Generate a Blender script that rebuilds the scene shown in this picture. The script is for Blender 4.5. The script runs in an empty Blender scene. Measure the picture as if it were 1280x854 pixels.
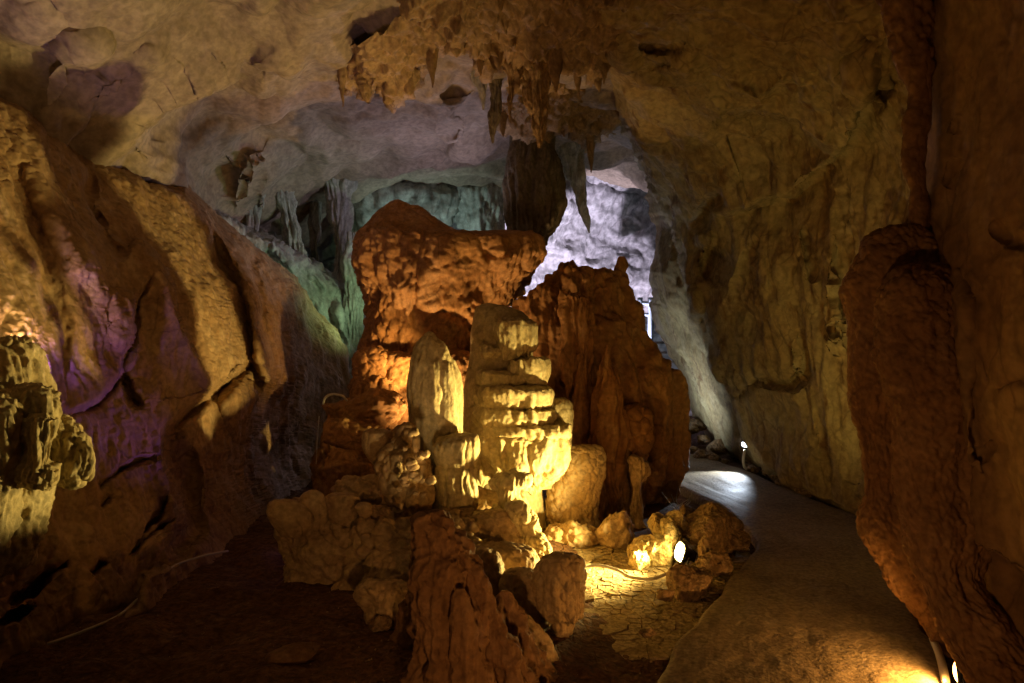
import bpy, math, random
import numpy as np
from mathutils import Vector

# ------------------------------------------------------------------ camera, world, exposure
scene = bpy.context.scene
col = scene.collection
FPX = 853.0                      # focal length in photograph pixels (24 mm on 36 mm)
CAMZ = 1.6
cam_data = bpy.data.cameras.new('camera'); cam = bpy.data.objects.new('camera', cam_data)
col.objects.link(cam); cam.location = (0, 0, CAMZ); cam.rotation_euler = (math.radians(90), 0, 0)
cam_data.lens = 24.0; cam_data.sensor_width = 36.0; cam_data.clip_end = 200; cam_data.clip_start = 0.05
scene.camera = cam
world = bpy.data.worlds.new('World'); scene.world = world; world.use_nodes = True
wn = world.node_tree.nodes; wl = world.node_tree.links
sky = wn.new('ShaderNodeTexSky'); sky.sky_type = 'NISHITA'; sky.sun_disc = False
sky.sun_elevation = math.radians(20); sky.sun_rotation = math.radians(180)
wl.new(sky.outputs[0], wn['Background'].inputs[0]); wn['Background'].inputs[1].default_value = 0.0008
scene.view_settings.view_transform = 'Standard'; scene.view_settings.look = 'None'
scene.view_settings.exposure = 0.2; scene.view_settings.gamma = 1.0
scene.render.engine = 'CYCLES'
scene.cycles.use_denoising = True; scene.cycles.use_adaptive_sampling = True; scene.cycles.adaptive_threshold = .04
scene.cycles.max_bounces = 5; scene.cycles.diffuse_bounces = 3; scene.cycles.glossy_bounces = 2
scene.cycles.sample_clamp_indirect = 3.0
scene.cycles.caustics_reflective = False; scene.cycles.caustics_refractive = False

def P(px, py, d):
    """photograph pixel + distance -> world point (used to survey the cave)"""
    return np.array([d*(px-640)/FPX, d, CAMZ - d*(py-427)/FPX])
def PV(px, py, d): return Vector(P(px, py, d))

# the show lights of the cave and one added fill lamp: name -> (place, aim, colour, watts, cone degrees, lens strength, label)
LAMPS = [
 dict(k='flood', p=(850,690,5.0), to=(-.92,-.06,.28), c=(1.0,.74,.24), w=540, cone=118, blend=1.0, lens=40, size=.085,
      label='dazzling yellow floodlight among the rocks beside the footpath'),
 dict(k='led',    p=(931,556,8.5),  aim=(893,598,7.95), c=(.72,.84,1.0), w=110, cone=64, blend=.8, lens=8, size=.045,
      label='small white lamp on the leaning wall over the far path'),
 dict(k='foot', p=(1196,840,3.10), aim=(960,810,3.5), c=(1.0,.47,.11), w=36, cone=150, blend=.9, lens=14, size=.05,
      label='orange lamp at the foot of the nearest right rock bulge'),
 dict(k='cream',  p=(1125,640,4.5), aim=(1030,370,6.4), c=(1.0,.76,.25), w=44, cone=105, blend=1.0, lens=3, size=.06,
      label='hidden lamp behind the drapery facing the cream wall'),
 dict(k='mound',  p=(556,590,6.2), aim=(545,310,7.1), c=(1.0,.60,.24), w=150, cone=110, blend=1.0, lens=3, size=.06,
      label='hidden lamp behind the heaped stalagmites facing the orange mound'),
 dict(k='wash',   p=(40,478,3.78), aim=(95,300,4.7), c=(.30,.13,1.0), w=18, cone=130, blend=1.0, lens=3, size=.05,
      label='hidden violet lamp behind the knobbly left formation'),
 dict(k='slab',   p=(535,470,6.45), aim=(365,400,7.9), c=(1.0,.56,.18), w=42, cone=90, blend=1.0, lens=3, size=.04,
      label='hidden lamp among the heaped stalagmites facing the left slope'),
 dict(k='violet', p=(368,668,5.35), aim=(60,350,4.0), c=(.30,.12,1.0), w=36, cone=50, blend=.9, lens=3, size=.06,
      label='hidden violet uplight behind the ear lobed block'),
 dict(k='rose',   p=(215,262,6.9), aim=(390,110,6.9), c=(1.0,.30,.32), w=42, cone=120, blend=1.0, lens=3, size=.05,
      label='hidden rose lamp on the ledge behind the left wall'),
 dict(k='mauve',  p=(570,345,8.9), aim=(470,180,8.4), c=(.78,.68,.90), w=56, cone=150, lens=3, size=.07,
      label='hidden mauve lamp behind the orange mound facing the ceiling'),
 dict(k='green', p=(490,410,9.0), aim=(385,340,9.2), c=(.52,.86,.46), w=26, cone=140, blend=.8, lens=3, size=.07,
      label='hidden green lamp behind the mound facing the flowstone bank'),
 dict(k='teal',   p=(540,360,11.0), aim=(540,240,12.5), c=(.62,.90,.84), w=40, cone=140, lens=3, size=.07,
      label='hidden teal lamp in the rear chamber'),
 dict(k='far',    p=(765,490,12.6), aim=(765,260,16.5), c=(.84,.76,1.0), w=800, cone=120, lens=3, size=.09,
      label='hidden white lamp lighting the rear chamber'),
 dict(k='passage', p=(800,555,9.6), aim=(872,440,10.2), c=(.66,.80,1.0), w=85, cone=130, blend=.9, lens=3, size=.06,
      label='hidden cold lamp behind the buttress facing the passage wall'),
 dict(k='roof', p=(560,700,4.05), aim=(300,60,5.0), c=(1.0,.66,.30), w=16, cone=110, blend=1.0, lens=3, size=.07,
      label='hidden lamp behind the nearest stalagmite facing the ceiling'),
 dict(k='ledge', p=(22,455,3.72), aim=(230,40,5.2), c=(1.0,.66,.30), w=22, cone=130, blend=1.0, lens=3, size=.05,
      label='hidden warm lamp behind the knobbly left formation'),
 dict(k='near', p=(640,1320,1.1), aim=(980,430,4.0), c=(1.0,.48,.16), w=35, cone=150, lens=3, size=.07,  # added warm fill from behind the camera, no such lamp in view
      label='unseen fill lamp added behind the viewer'),
]

# ------------------------------------------------------------------ noise
rng = np.random.RandomState(7)
_perm = rng.permutation(512).astype(np.int32)
_g = rng.normal(size=(512, 3)).astype(np.float32); _g /= np.linalg.norm(_g, axis=1, keepdims=True)
_jit = rng.rand(512, 3).astype(np.float32)
def _h(i, j, k):
    return _perm[(_perm[(_perm[i & 511] + j) & 511] + k) & 511]
def perlin(p):
    sh = p.shape[:-1]; p = np.asarray(p, np.float32).reshape(-1, 3)
    f0 = np.floor(p); i = f0.astype(np.int32); f = p - f0
    u = f*f*f*(f*(f*6-15)+10); out = 0
    for a in (0, 1):
        for b in (0, 1):
            for c in (0, 1):
                g = _g[_h(i[:, 0]+a, i[:, 1]+b, i[:, 2]+c)]
                dt = g[:, 0]*(f[:, 0]-a) + g[:, 1]*(f[:, 1]-b) + g[:, 2]*(f[:, 2]-c)
                w = (u[:, 0] if a else 1-u[:, 0])*(u[:, 1] if b else 1-u[:, 1])*(u[:, 2] if c else 1-u[:, 2])
                out = out + w*dt
    return (out*1.5).reshape(sh)
def fbm(p, o=4, gain=.5):
    s = 0; a = 1
    for k in range(o):
        s = s + a*perlin(p + 17.3*k); p = p*2.03; a *= gain
    return s
def ridged(p, o=3, gain=.5):
    s = 0; a = 1
    for k in range(o):
        s = s + a*(.66-2.2*np.abs(perlin(p + 9.1*k))); p = p*2.07; a *= gain
    return s
def billow(p, o=2, gain=.5): return -ridged(p, o, gain)       # rounded folds, sharp creases
def worley(p):
    sh = p.shape[:-1]; p = np.asarray(p, np.float32).reshape(-1, 3)
    i = np.floor(p).astype(np.int32); f1 = np.full(len(p), 9., np.float32); f2 = f1.copy()
    for a in (-1, 0, 1):
        for b in (-1, 0, 1):
            for c in (-1, 0, 1):
                q = i + np.array([a, b, c], np.int32)
                v = q + _jit[_h(q[:, 0], q[:, 1], q[:, 2])] - p
                d = (v*v).sum(1)
                lo = d < f1
                f2 = np.where(lo, f1, np.minimum(f2, d)); f1 = np.where(lo, d, f1)
    return np.sqrt(f1).reshape(sh), np.sqrt(f2).reshape(sh)
def sc(p, x, y=None, z=None):
    return p*np.array([x, x if y is None else y, x if z is None else z], np.float32)

# surface styles: displacement in metres along the normal, from world position
def st_smooth(p, a=1.0):
    return a*(.07*fbm(p*.9, 3) + .022*fbm(p*3.7, 3) + .006*fbm(p*15, 2))
def st_rough(p, a=1.0):
    return a*(.10*fbm(p*1.6, 4) + .045*billow(p*3.5, 3) + .016*ridged(p*11, 2) + .010*ridged(p*24, 2))
def st_crust(p, a=1.0):
    f1, f2 = worley(p*9 + .35*fbm(p*5, 2)[..., None])
    return a*(.08*fbm(p*2.2, 3) + .05*ridged(p*4.5, 3) - .05*np.clip(f1, 0, 1) + .012*fbm(p*22, 2))
def st_pop(p, a=1.0, s=11., m=None):
    q = p + .02*fbm(p*8, 2)[..., None]
    f1, f2 = worley(sc(q, s, s, s*.8)); g1, _ = worley(q*s*2.3)
    b = .055*(1-f1**1.6) - .02*np.exp(-((f2-f1)/.10)**2) + .012*(1-g1)
    mm = 1.0 if m is None else m(p)
    return a*(.10*fbm(p*1.3, 3) + b*mm*11/s + .006*fbm(p*20, 2))
def st_flute(p, a=1.0, f=7., zs=.10, amp=.05):
    w = p + .05*fbm(p*2, 2)[..., None]
    return a*(.07*fbm(p*1.5, 3) + amp*billow(sc(w, f, f, f*zs), 2) + .022*billow(sc(w, f*2.6, f*2.6, f*.35), 2) + .006*ridged(p*20, 2))

# ------------------------------------------------------------------ mesh helpers
def mesh_grid(name, V, mat, wrap=False, parent=None, origin=None, flip=False):
    """V: (rows, cols, 3) world points -> one smooth mesh object, origin at the base"""
    V = np.asarray(V, np.float32); r, c = V.shape[:2]
    if origin is None:
        if parent is not None: origin = np.array(parent['_base'])
        else: origin = np.array([V[..., 0].mean(), V[..., 1].mean(), V[..., 2].min()])
    co = (V.reshape(-1, 3) - origin).astype(np.float32)
    ii, jj = np.meshgrid(np.arange(r-1), np.arange(c if wrap else c-1), indexing='ij')
    j2 = (jj+1) % c
    q = np.stack([ii*c+jj, ii*c+j2, (ii+1)*c+j2, (ii+1)*c+jj], -1).reshape(-1, 4)
    if flip: q = q[:, ::-1]
    me = bpy.data.meshes.new(name)
    me.vertices.add(len(co)); me.vertices.foreach_set('co', co.ravel())
    n = len(q); me.loops.add(n*4); me.loops.foreach_set('vertex_index', q.astype(np.int32).ravel())
    me.polygons.add(n); me.polygons.foreach_set('loop_start', np.arange(0, n*4, 4, dtype=np.int32))
    me.polygons.foreach_set('use_smooth', np.ones(n, bool))
    me.update(calc_edges=True); me.validate()
    me.materials.append(mat)
    o = bpy.data.objects.new(name, me); col.objects.link(o)
    if parent is not None: o.parent = parent
    else: o.location = origin
    return o
def mesh_py(name, verts, faces, mat, parent=None, origin=(0, 0, 0), smooth=False):
    me = bpy.data.meshes.new(name); o3 = np.array(origin)
    if parent is not None: o3 = np.array(parent['_base'])
    me.from_pydata([tuple(np.array(v)-o3) for v in verts], [], faces); me.update()
    if smooth: me.polygons.foreach_set('use_smooth', [True]*len(me.polygons))
    me.materials.append(mat)
    o = bpy.data.objects.new(name, me); col.objects.link(o)
    if parent is not None: o.parent = parent
    else: o.location = o3
    return o
def thing(name, label, cat, base, group=None):
    o = bpy.data.objects.new(name, None); col.objects.link(o); o.empty_display_size = .1
    o.location = base; o['_base'] = [float(x) for x in base]
    tag(o, label, cat, group); return o
def tag(o, label, cat, group=None):
    o['label'] = label; o['category'] = cat
    if group: o['group'] = group
    return o
def struct(o, label=None):
    o['kind'] = 'structure'
    if label: o['label'] = label
    return o
def normals(V, wrap=False):
    if wrap:
        du = np.roll(V, -1, 1) - np.roll(V, 1, 1)
    else:
        du = np.gradient(V, axis=1)
    dv = np.gradient(V, axis=0)
    n = np.cross(dv, du); l = np.linalg.norm(n, axis=-1, keepdims=True)
    return n/np.maximum(l, 1e-9)
def pchip(xs, ys, x):
    xs = np.array(xs, float); ys = np.array(ys, float)
    h = np.diff(xs); dl = np.diff(ys)/h; m = np.zeros(len(xs)); m[0] = dl[0]; m[-1] = dl[-1]
    for k in range(1, len(xs)-1):
        if dl[k-1]*dl[k] > 0:
            w1 = 2*h[k]+h[k-1]; w2 = h[k]+2*h[k-1]; m[k] = (w1+w2)/(w1/dl[k-1]+w2/dl[k])
    x = np.clip(x, xs[0], xs[-1]); k = np.clip(np.searchsorted(xs, x)-1, 0, len(xs)-2)
    t = (x-xs[k])/h[k]
    return ((2*t**3-3*t**2+1)*ys[k] + (t**3-2*t**2+t)*h[k]*m[k] + (-2*t**3+3*t**2)*ys[k+1] + (t**3-t**2)*h[k]*m[k+1])
def rbf(cp):
    """smooth thin-plate surface through survey points (px, py, d); works on log depth"""
    cp = np.array(cp, float); n = len(cp); X = cp[:, :2]/400.; y = np.log(cp[:, 2])
    def ker(r): return np.where(r > 1e-9, r*r*np.log(np.maximum(r, 1e-9)), 0)
    K = ker(np.linalg.norm(X[:, None]-X[None], axis=-1)) + .002*np.eye(n)
    Q = np.c_[np.ones(n), X]; A = np.block([[K, Q], [Q.T, np.zeros((3, 3))]])
    w = np.linalg.solve(A, np.r_[y, np.zeros(3)])
    def f(px, py):
        out = w[n] + w[n+1]*px/400. + w[n+2]*py/400.
        for k in range(n):
            out = out + w[k]*ker(np.hypot(px/400.-X[k, 0], py/400.-X[k, 1]))
        return np.exp(out)
    return f
def polydist(px, py, poly):
    best = np.full(px.shape, 1e9); side = np.zeros(px.shape); tt = np.zeros(px.shape); n = len(poly)-1
    for k in range(n):
        (x0, y0), (x1, y1) = poly[k], poly[k+1]; dx, dy = x1-x0, y1-y0; L = dx*dx+dy*dy
        t = np.clip(((px-x0)*dx+(py-y0)*dy)/L, 0, 1)
        d = np.hypot(px-x0-t*dx, py-y0-t*dy); s = (px-x0)*dy-(py-y0)*dx
        m = d < best; best = np.where(m, d, best); side = np.where(m, np.sign(s), side); tt = np.where(m, (k+t)/n, tt)
    return best, side, tt
def features(px, py, feats, wob=5.0, soft=3.0):
    """surveyed ledges, cracks, ribs and bosses; + goes deeper into the rock"""
    s = np.stack([px/45., py/45., np.zeros_like(px)], -1)
    wx = px + wob*fbm(s, 3); wy = py + wob*fbm(s+31.7, 3); out = np.zeros(px.shape)
    for f in feats:
        k = f[0]
        if k == 'dome':
            _, cx, cy, rx, ry, a = f
            r2 = ((wx-cx)/rx)**2 + ((wy-cy)/ry)**2
            out -= a*(np.sqrt(np.clip(1-r2, 0, 1)) if soft < 4 else np.clip(1-r2, 0, 1)**1.3)
        else:
            _, poly, w, a = f
            d, sd, t = polydist(wx, wy, poly)
            end = np.clip(np.minimum(t, 1-t)*6, 0, 1)
            if k == 'rib': out -= a*np.exp(-(d/w)**2)*(.3+.7*end)
            elif k == 'crack': out += a*np.exp(-(d/w)**2)*end
            elif k == 'ledge':      # right-hand side (walking the line) lies deeper, fading over w px
                out += a*np.tanh(sd*d/soft)*np.exp(-d/w)*end*.5
    return out
def patch(name, a, b, lo, hi, cps, mat, style, feats=(), axis='x', res=2.0, curl=None, parent=None, wob=5.0, origin=None, soft=3.0):
    """rock face between two surveyed edges. axis 'x': a,b are top/bottom py over px; 'y': left/right px over py"""
    n1 = int((hi-lo)/res); s = np.linspace(lo, hi, n1)
    A = np.interp(s, [q[0] for q in a], [q[1] for q in a]); B = np.interp(s, [q[0] for q in b], [q[1] for q in b])
    n2 = int(np.max(B-A)/res); t = np.linspace(0, 1, n2)
    M = A[None]*(1-t[:, None]) + B[None]*t[:, None]; S = np.repeat(s[None], n2, 0)
    px, py = (S, M) if axis == 'x' else (M, S)
    D = rbf(cps)(px, py)
    D = D*(1 + 0) + features(px, py, feats, wob, soft)
    if curl:
        for which, w, amt in curl:
            q = {'a': M-A[None], 'b': B[None]-M, 'lo': S-lo, 'hi': hi-S}[which]
            e = np.clip(1-q/w, 0, 1); D = D + amt*(1-np.sqrt(np.clip(1-e*e, 0, 1)))
    V = np.stack([D*(px-640)/FPX, D, CAMZ-D*(py-427)/FPX], -1)
    N = normals(V); c = np.array([0, 0, CAMZ])
    N *= np.sign(((c-V)*N).sum(-1, keepdims=True)+1e-9)
    V = V + N*style(V)[..., None]
    flip = axis == 'x'
    return mesh_grid(name, V, mat, parent=parent, origin=origin, flip=flip)
def loft(name, rows, d, mat, style, ratio=.8, nz=110, nth=150, power=2.0, parent=None, ymin=0, ymax=9, tip=True, back=0.0, lean=0.0, origin=None, cap=True):
    """closed rock body from its outline (py, left px, right px[, distance]) and its depth"""
    rows = [tuple(r)+((d,) if len(r) == 3 else ()) for r in rows]
    ys = [r[0] for r in rows]
    s = np.linspace(0, 1, nz); s = .55*s + .45*(.5-.5*np.cos(math.pi*s)); py = ys[0] + (ys[-1]-ys[0])*s
    L = pchip(ys, [r[1] for r in rows], py); R = pchip(ys, [r[2] for r in rows], py); Dd = pchip(ys, [r[3] for r in rows], py)
    x0 = Dd*((L+R)/2-640)/FPX; w = Dd*(R-L)/2/FPX; z = CAMZ - Dd*(py-427)/FPX
    th = np.linspace(0, 2*math.pi, nth, endpoint=False)
    ct, sn = np.cos(th), np.sin(th); e = 2/power
    cx = np.sign(ct)*np.abs(ct)**e; cy = np.sign(sn)*np.abs(sn)**e
    wy = np.clip(w*ratio, ymin, ymax)*np.minimum(1, w/.02)
    V = np.stack([x0[:, None]+w[:, None]*cx[None], (Dd+back)[:, None]+wy[:, None]*cy[None], np.repeat(z[:, None], nth, 1)], -1)
    N = normals(V, True); ctr = np.stack([x0, Dd+back, z], -1)[:, None]
    o = V-ctr; o[..., 2] = 0
    N *= np.sign((o*N).sum(-1).mean() + 1e-9)
    fade = np.clip(np.minimum(w, wy)/.06, .15, 1)[:, None]
    V = V + N*(style(V)*fade)[..., None]
    if cap:      # close both ends
        V = np.concatenate([np.repeat(V[:1].mean(1, keepdims=True), nth, 1), V, np.repeat(V[-1:].mean(1, keepdims=True), nth, 1)], 0)
    return mesh_grid(name, V, mat, wrap=True, parent=parent, origin=origin)
def boulder(name, c, r, seed, mat, cuts=11, rough=.05, n=40, parent=None, rot=0.0, soft=14, style=None):
    """angular broken rock: a sphere cut by planes, edges worn"""
    rg = np.random.RandomState(seed)
    u = np.linspace(0, math.pi, n); v = np.linspace(0, 2*math.pi, int(n*1.5), endpoint=False)
    U, W = np.meshgrid(u, v, indexing='ij')
    dv = np.stack([np.sin(U)*np.cos(W), np.sin(U)*np.sin(W), np.cos(U)], -1)
    pn = rg.normal(size=(cuts, 3)); pn /= np.linalg.norm(pn, axis=1, keepdims=True); ph = rg.uniform(.55, .95, cuts)
    inv = np.clip((dv @ pn.T)/ph, 1e-3, None); inv = np.concatenate([inv, np.full(inv.shape[:2]+(1,), 1/1.05)], -1)
    rad = 1/(np.power(inv, soft).sum(-1)**(1/soft))
    V = dv*rad[..., None]*np.array(r)
    ca, sa = math.cos(rot), math.sin(rot)
    V = V @ np.array([[ca, sa, 0], [-sa, ca, 0], [0, 0, 1]]) + np.array(c)
    off = rg.uniform(-20, 20, 3); m = min(r)
    ds = (style(V) if style else rough*(fbm((V+off)*2.2/m*.5, 4) + .5*ridged((V+off)*5/m*.5, 2))*m*2)
    V = V + dv*ds[..., None]
    org = None if parent else np.array([c[0], c[1], V[..., 2].min()])
    return mesh_grid(name, V, mat, wrap=True, parent=parent, origin=org)
def tube(name, pts, r, mat, parent=None, seg=8, sub=6, sag=None):
    p = np.array(pts, float); n = len(p)
    t = np.linspace(0, n-1, (n-1)*sub+1)
    Q = np.stack([pchip(np.arange(n), p[:, k], t) for k in range(3)], -1)
    T = np.gradient(Q, axis=0); T /= np.linalg.norm(T, axis=1, keepdims=True)
    up = np.array([0, 0, 1.]) if abs(T[:, 2]).mean() < .8 else np.array([0, 1., 0])
    A = np.cross(T, up); A /= np.linalg.norm(A, axis=1, keepdims=True); B = np.cross(T, A)
    th = np.linspace(0, 2*math.pi, seg, endpoint=False)
    V = Q[:, None] + r*(np.cos(th)[None, :, None]*A[:, None] + np.sin(th)[None, :, None]*B[:, None])
    V = np.concatenate([np.repeat(Q[:1, None], seg, 1), V, np.repeat(Q[-1:, None], seg, 1)], 0)
    return mesh_grid(name, V, mat, wrap=True, parent=parent)

# ------------------------------------------------------------------ materials (real base colours; the lamps do the rest)
def rock(name, c1, c2, c3, scale=1.6, streak=0.0, bump=.5, fine=26., rough=.82, spot=None, grain=1.0, vein=4.5, vf=.45):
    m = bpy.data.materials.new(name); m.use_nodes = True; nt = m.node_tree; N = nt.nodes; K = nt.links.new
    b = N['Principled BSDF']; b.inputs['Specular IOR Level'].default_value = .25
    g = N.new('ShaderNodeNewGeometry')
    def noise(s, det, z=1.0, dist=0.0):
        det = min(det, 4)
        mp = N.new('ShaderNodeMapping'); mp.inputs['Scale'].default_value = (s, s, s*z); K(g.outputs['Position'], mp.inputs[0])
        t = N.new('ShaderNodeTexNoise'); t.inputs['Scale'].default_value = 1.0; t.inputs['Detail'].default_value = det
        t.inputs['Roughness'].default_value = .62; t.inputs['Distortion'].default_value = dist; K(mp.outputs[0], t.inputs['Vector']); return t.outputs['Fac']
    def ramp(f, a, bb, lo, hi):
        r = N.new('ShaderNodeValToRGB'); r.color_ramp.elements[0].position = lo; r.color_ramp.elements[1].position = hi
        r.color_ramp.elements[0].color = (*a, 1); r.color_ramp.elements[1].color = (*bb, 1); K(f, r.inputs[0]); return r.outputs[0]
    def mix(f, a, bb, mode='MIX'):
        x = N.new('ShaderNodeMix'); x.data_type = 'RGBA'; x.blend_type = mode
        for s_, v in ((x.inputs[0], f), (x.inputs[6], a), (x.inputs[7], bb)):
            if hasattr(v, 'is_output'): K(v, s_)
            elif isinstance(v, (int, float)): s_.default_value = v
            else: s_.default_value = (*v, 1)
        return x.outputs[2]
    def vor(sv, z=1.0, feat='DISTANCE_TO_EDGE', warp=.25):
        nz = N.new('ShaderNodeTexNoise'); nz.inputs['Scale'].default_value = sv*.8; nz.inputs['Detail'].default_value = 3; K(g.outputs['Position'], nz.inputs['Vector'])
        ma = N.new('ShaderNodeVectorMath'); ma.operation = 'MULTIPLY_ADD'; K(nz.outputs['Color'], ma.inputs[0]); ma.inputs[1].default_value = (warp*2.2/sv,)*3; K(g.outputs['Position'], ma.inputs[2])
        mp = N.new('ShaderNodeMapping'); mp.inputs['Scale'].default_value = (sv, sv, sv*z); K(ma.outputs[0], mp.inputs[0])
        v = N.new('ShaderNodeTexVoronoi'); v.feature = feat; v.inputs['Scale'].default_value = 1.0; K(mp.outputs[0], v.inputs['Vector']); return v.outputs['Distance']
    def mul(a, k):
        x = N.new('ShaderNodeMath'); x.operation = 'MULTIPLY'; K(a, x.inputs[0])
        if hasattr(k, 'is_output'): K(k, x.inputs[1])
        else: x.inputs[1].default_value = k
        return x.outputs[0]
    big = noise(scale, 4, 1.0, .15)
    base = ramp(big, c1, c2, .36, .64)
    st = ramp(noise(scale*5.5, 4, .09 if streak else .8, .3), (0, 0, 0), (1, 1, 1), .5, .7)
    base = mix(mul(st, streak if streak else .45), base, c3)
    pat = ramp(noise(scale*3.1, 4, .7, 0), (0, 0, 0), (1, 1, 1), .54, .70)           # paler calcite skins with crisp rims
    base = mix(mul(pat, .3), base, tuple(min(.85, x*1.25+.06) for x in c3))
    fn = noise(fine*1.0, 2.2)
    base = mix(1.0, base, ramp(fn, (1-.22*grain,)*3, (1+.14*grain,)*3, .36, .64), 'MULTIPLY')
    vm = ramp(noise(scale*1.7+.3, 3), (0, 0, 0), (1, 1, 1), .45, .6)                       # hairline veins, in places
    vl = ramp(vor(vein, .6), (1, 1, 1), (0, 0, 0), .0, .045)
    base = mix(mul(mul(vl, vm), vf), base, tuple(x*.28 for x in c2))
    if spot:
        sp = ramp(noise(spot[0], 4, spot[1], .5), (0, 0, 0), (.85, .85, .85), spot[2], spot[2]+.16)
        base = mix(sp, base, spot[3])
    K(base, b.inputs['Base Color'])
    rr = ramp(big, (rough-.2,)*3, (min(1, rough+.1),)*3, .3, .7); K(rr, b.inputs['Roughness'])
    ad = N.new('ShaderNodeMath'); ad.operation = 'MULTIPLY_ADD'; K(vl, ad.inputs[0]); ad.inputs[1].default_value = -.5*vf; K(fn, ad.inputs[2])
    bp = N.new('ShaderNodeBump'); bp.inputs['Strength'].default_value = bump*.38; bp.inputs['Distance'].default_value = .03
    K(ad.outputs[0], bp.inputs['Height']); K(bp.outputs[0], b.inputs['Normal'])
    return m
def plain(name, c, rough=.5, metal=0.0, emit=None, es=0.0):
    m = bpy.data.materials.new(name); m.use_nodes = True; nt = m.node_tree; b = nt.nodes['Principled BSDF']
    n = nt.nodes.new('ShaderNodeTexNoise'); n.inputs['Scale'].default_value = 35; n.inputs['Detail'].default_value = 4
    r = nt.nodes.new('ShaderNodeValToRGB'); r.color_ramp.elements[0].color = (*[x*.7 for x in c], 1); r.color_ramp.elements[1].color = (*[min(1, x*1.15) for x in c], 1)
    nt.links.new(n.outputs['Fac'], r.inputs[0]); nt.links.new(r.outputs[0], b.inputs['Base Color'])
    b.inputs['Roughness'].default_value = rough; b.inputs['Metallic'].default_value = metal
    if emit:
        b.inputs['Emission Color'].default_value = (*emit, 1); b.inputs['Emission Strength'].default_value = es
    return m
M = dict(
 ceil=rock('ceiling_limestone', (.33, .26, .195), (.24, .185, .14), (.38, .30, .23), 1.1, 0, .45, 16, vein=2.2, vf=.08),
 ceilr=rock('ochre_ceiling_limestone', (.36, .25, .13), (.24, .16, .08), (.42, .30, .16), 1.3, 0, .5, 18),
 left=rock('ochre_wall_limestone', (.40, .265, .135), (.30, .175, .08), (.46, .335, .19), 1.3, .5, .6, 20),
 right=rock('cream_wall_limestone', (.37, .295, .14), (.30, .20, .085), (.36, .29, .145), 1.0, .35, .4, 16, spot=(5.0, .45, .56, (.12, .05, .018))),
 front=rock('brown_wall_limestone', (.30, .19, .08), (.22, .12, .045), (.34, .22, .10), .9, .4, .45, 14),
 drape=rock('red_brown_flowstone', (.27, .145, .055), (.19, .095, .035), (.33, .19, .08), 1.6, 0, .7, 22),
 clay=rock('orange_clay_flowstone', (.42, .225, .085), (.31, .155, .05), (.49, .30, .135), 1.8, 0, .7, 24),
 lobe=rock('brown_flowstone', (.36, .18, .06), (.25, .115, .035), (.42, .25, .10), 1.5, .45, .55, 22),
 pale=rock('cream_stalagmite_calcite', (.60, .49, .27), (.48, .37, .18), (.66, .56, .34), 2.2, 0, .6, 30),
 pile=rock('tan_stalagmite_calcite', (.50, .355, .175), (.40, .26, .12), (.56, .42, .23), 2.0, 0, 1.0, 28),
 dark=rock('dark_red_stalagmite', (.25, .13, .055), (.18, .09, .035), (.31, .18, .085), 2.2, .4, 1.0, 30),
 grey=rock('grey_limestone', (.42, .41, .37), (.30, .30, .27), (.50, .48, .43), 1.6, .3, .5, 18),
 far=rock('pale_far_limestone', (.72, .70, .70), (.58, .55, .56), (.78, .77, .76), .8, 0, 2.4, 6, grain=1.8, vein=1.6),
 crust=rock('orange_ceiling_crust', (.36, .24, .12), (.25, .155, .07), (.42, .30, .16), 2.0, 0, .8, 24),
 dirt=rock('red_cave_earth', (.16, .075, .03), (.11, .05, .02), (.20, .11, .05), 1.5, 0, 2.2, 26, .95, grain=2),
 mud=rock('dry_cracked_mud', (.40, .30, .15), (.32, .23, .11), (.45, .35, .19), 3.0, 0, 1.2, 40, .95, grain=1.6),
 conc=rock('worn_concrete', (.30, .23, .135), (.235, .17, .10), (.33, .265, .17), 1.2, 0, .55, 40, .72, grain=1.5, vf=.15),
 stone=rock('broken_brown_rock', (.30, .19, .09), (.21, .125, .055), (.40, .29, .15), 4.0, 0, 2.4, 30, grain=2),
 goldstone=rock('yellow_calcite_rock', (.60, .46, .20), (.40, .27, .10), (.66, .55, .30), 5.0, 0, 2.4, 30, grain=2),
 dusk=rock('dark_olive_flowstone', (.20, .16, .10), (.13, .10, .06), (.27, .24, .17), 2.0, .4, .6, 22),
 black=plain('black_painted_metal', (.03, .03, .035), .45),
 cable=plain('pale_plastic_conduit', (.62, .55, .42), .5),
 twig=plain('dry_pale_roots', (.5, .45, .36), .8),
 rail=plain('weathered_blue_rail', (.35, .42, .48), .5),
)

# ------------------------------------------------------------------ ground
def ground_z(x, y):
    p = np.stack([x, y, np.zeros_like(x)], -1)
    z = .035*fbm(p*.9, 3) + .012*fbm(p*4.5, 3)
    lefty = np.clip((-x-.6)/1.2, 0, 1)
    z = z + lefty*(.05*fbm(p*2.2+5, 3)+.02) - .03
    return z - .055*np.clip((x-.2)/.4, 0, 1)
PATH_L = [(.8, -.25), (1.4, .0), (2.2, .28), (3.2, .69), (3.72, .92), (4.28, 1.28), (4.96, 1.71), (5.48, 1.98), (6.4, 2.03), (7.38, 1.90), (8.4, 1.66), (9.4, 1.35), (10.6, .9), (12, .4)]
PATH_R = [(.8, .95), (1.4, 1.2), (2.2, 1.55), (3.2, 2.05), (4.28, 2.5), (5.2, 2.9), (6.2, 3.2), (6.96, 3.05), (7.76, 2.96), (8.48, 2.92), (9.2, 2.75), (9.8, 2.45), (10.6, 2.05), (12, 1.6)]
def pl(y): return np.interp(y, [q[0] for q in PATH_L], [q[1] for q in PATH_L])
def pr(y): return np.interp(y, [q[0] for q in PATH_R], [q[1] for q in PATH_R])
gy = FPX*CAMZ/np.linspace(50, 1250, 420); gx = np.linspace(-1.15, 1.15, 520)
GY = np.repeat(gy[:, None], 520, 1); GX = gx[None]*GY
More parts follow.
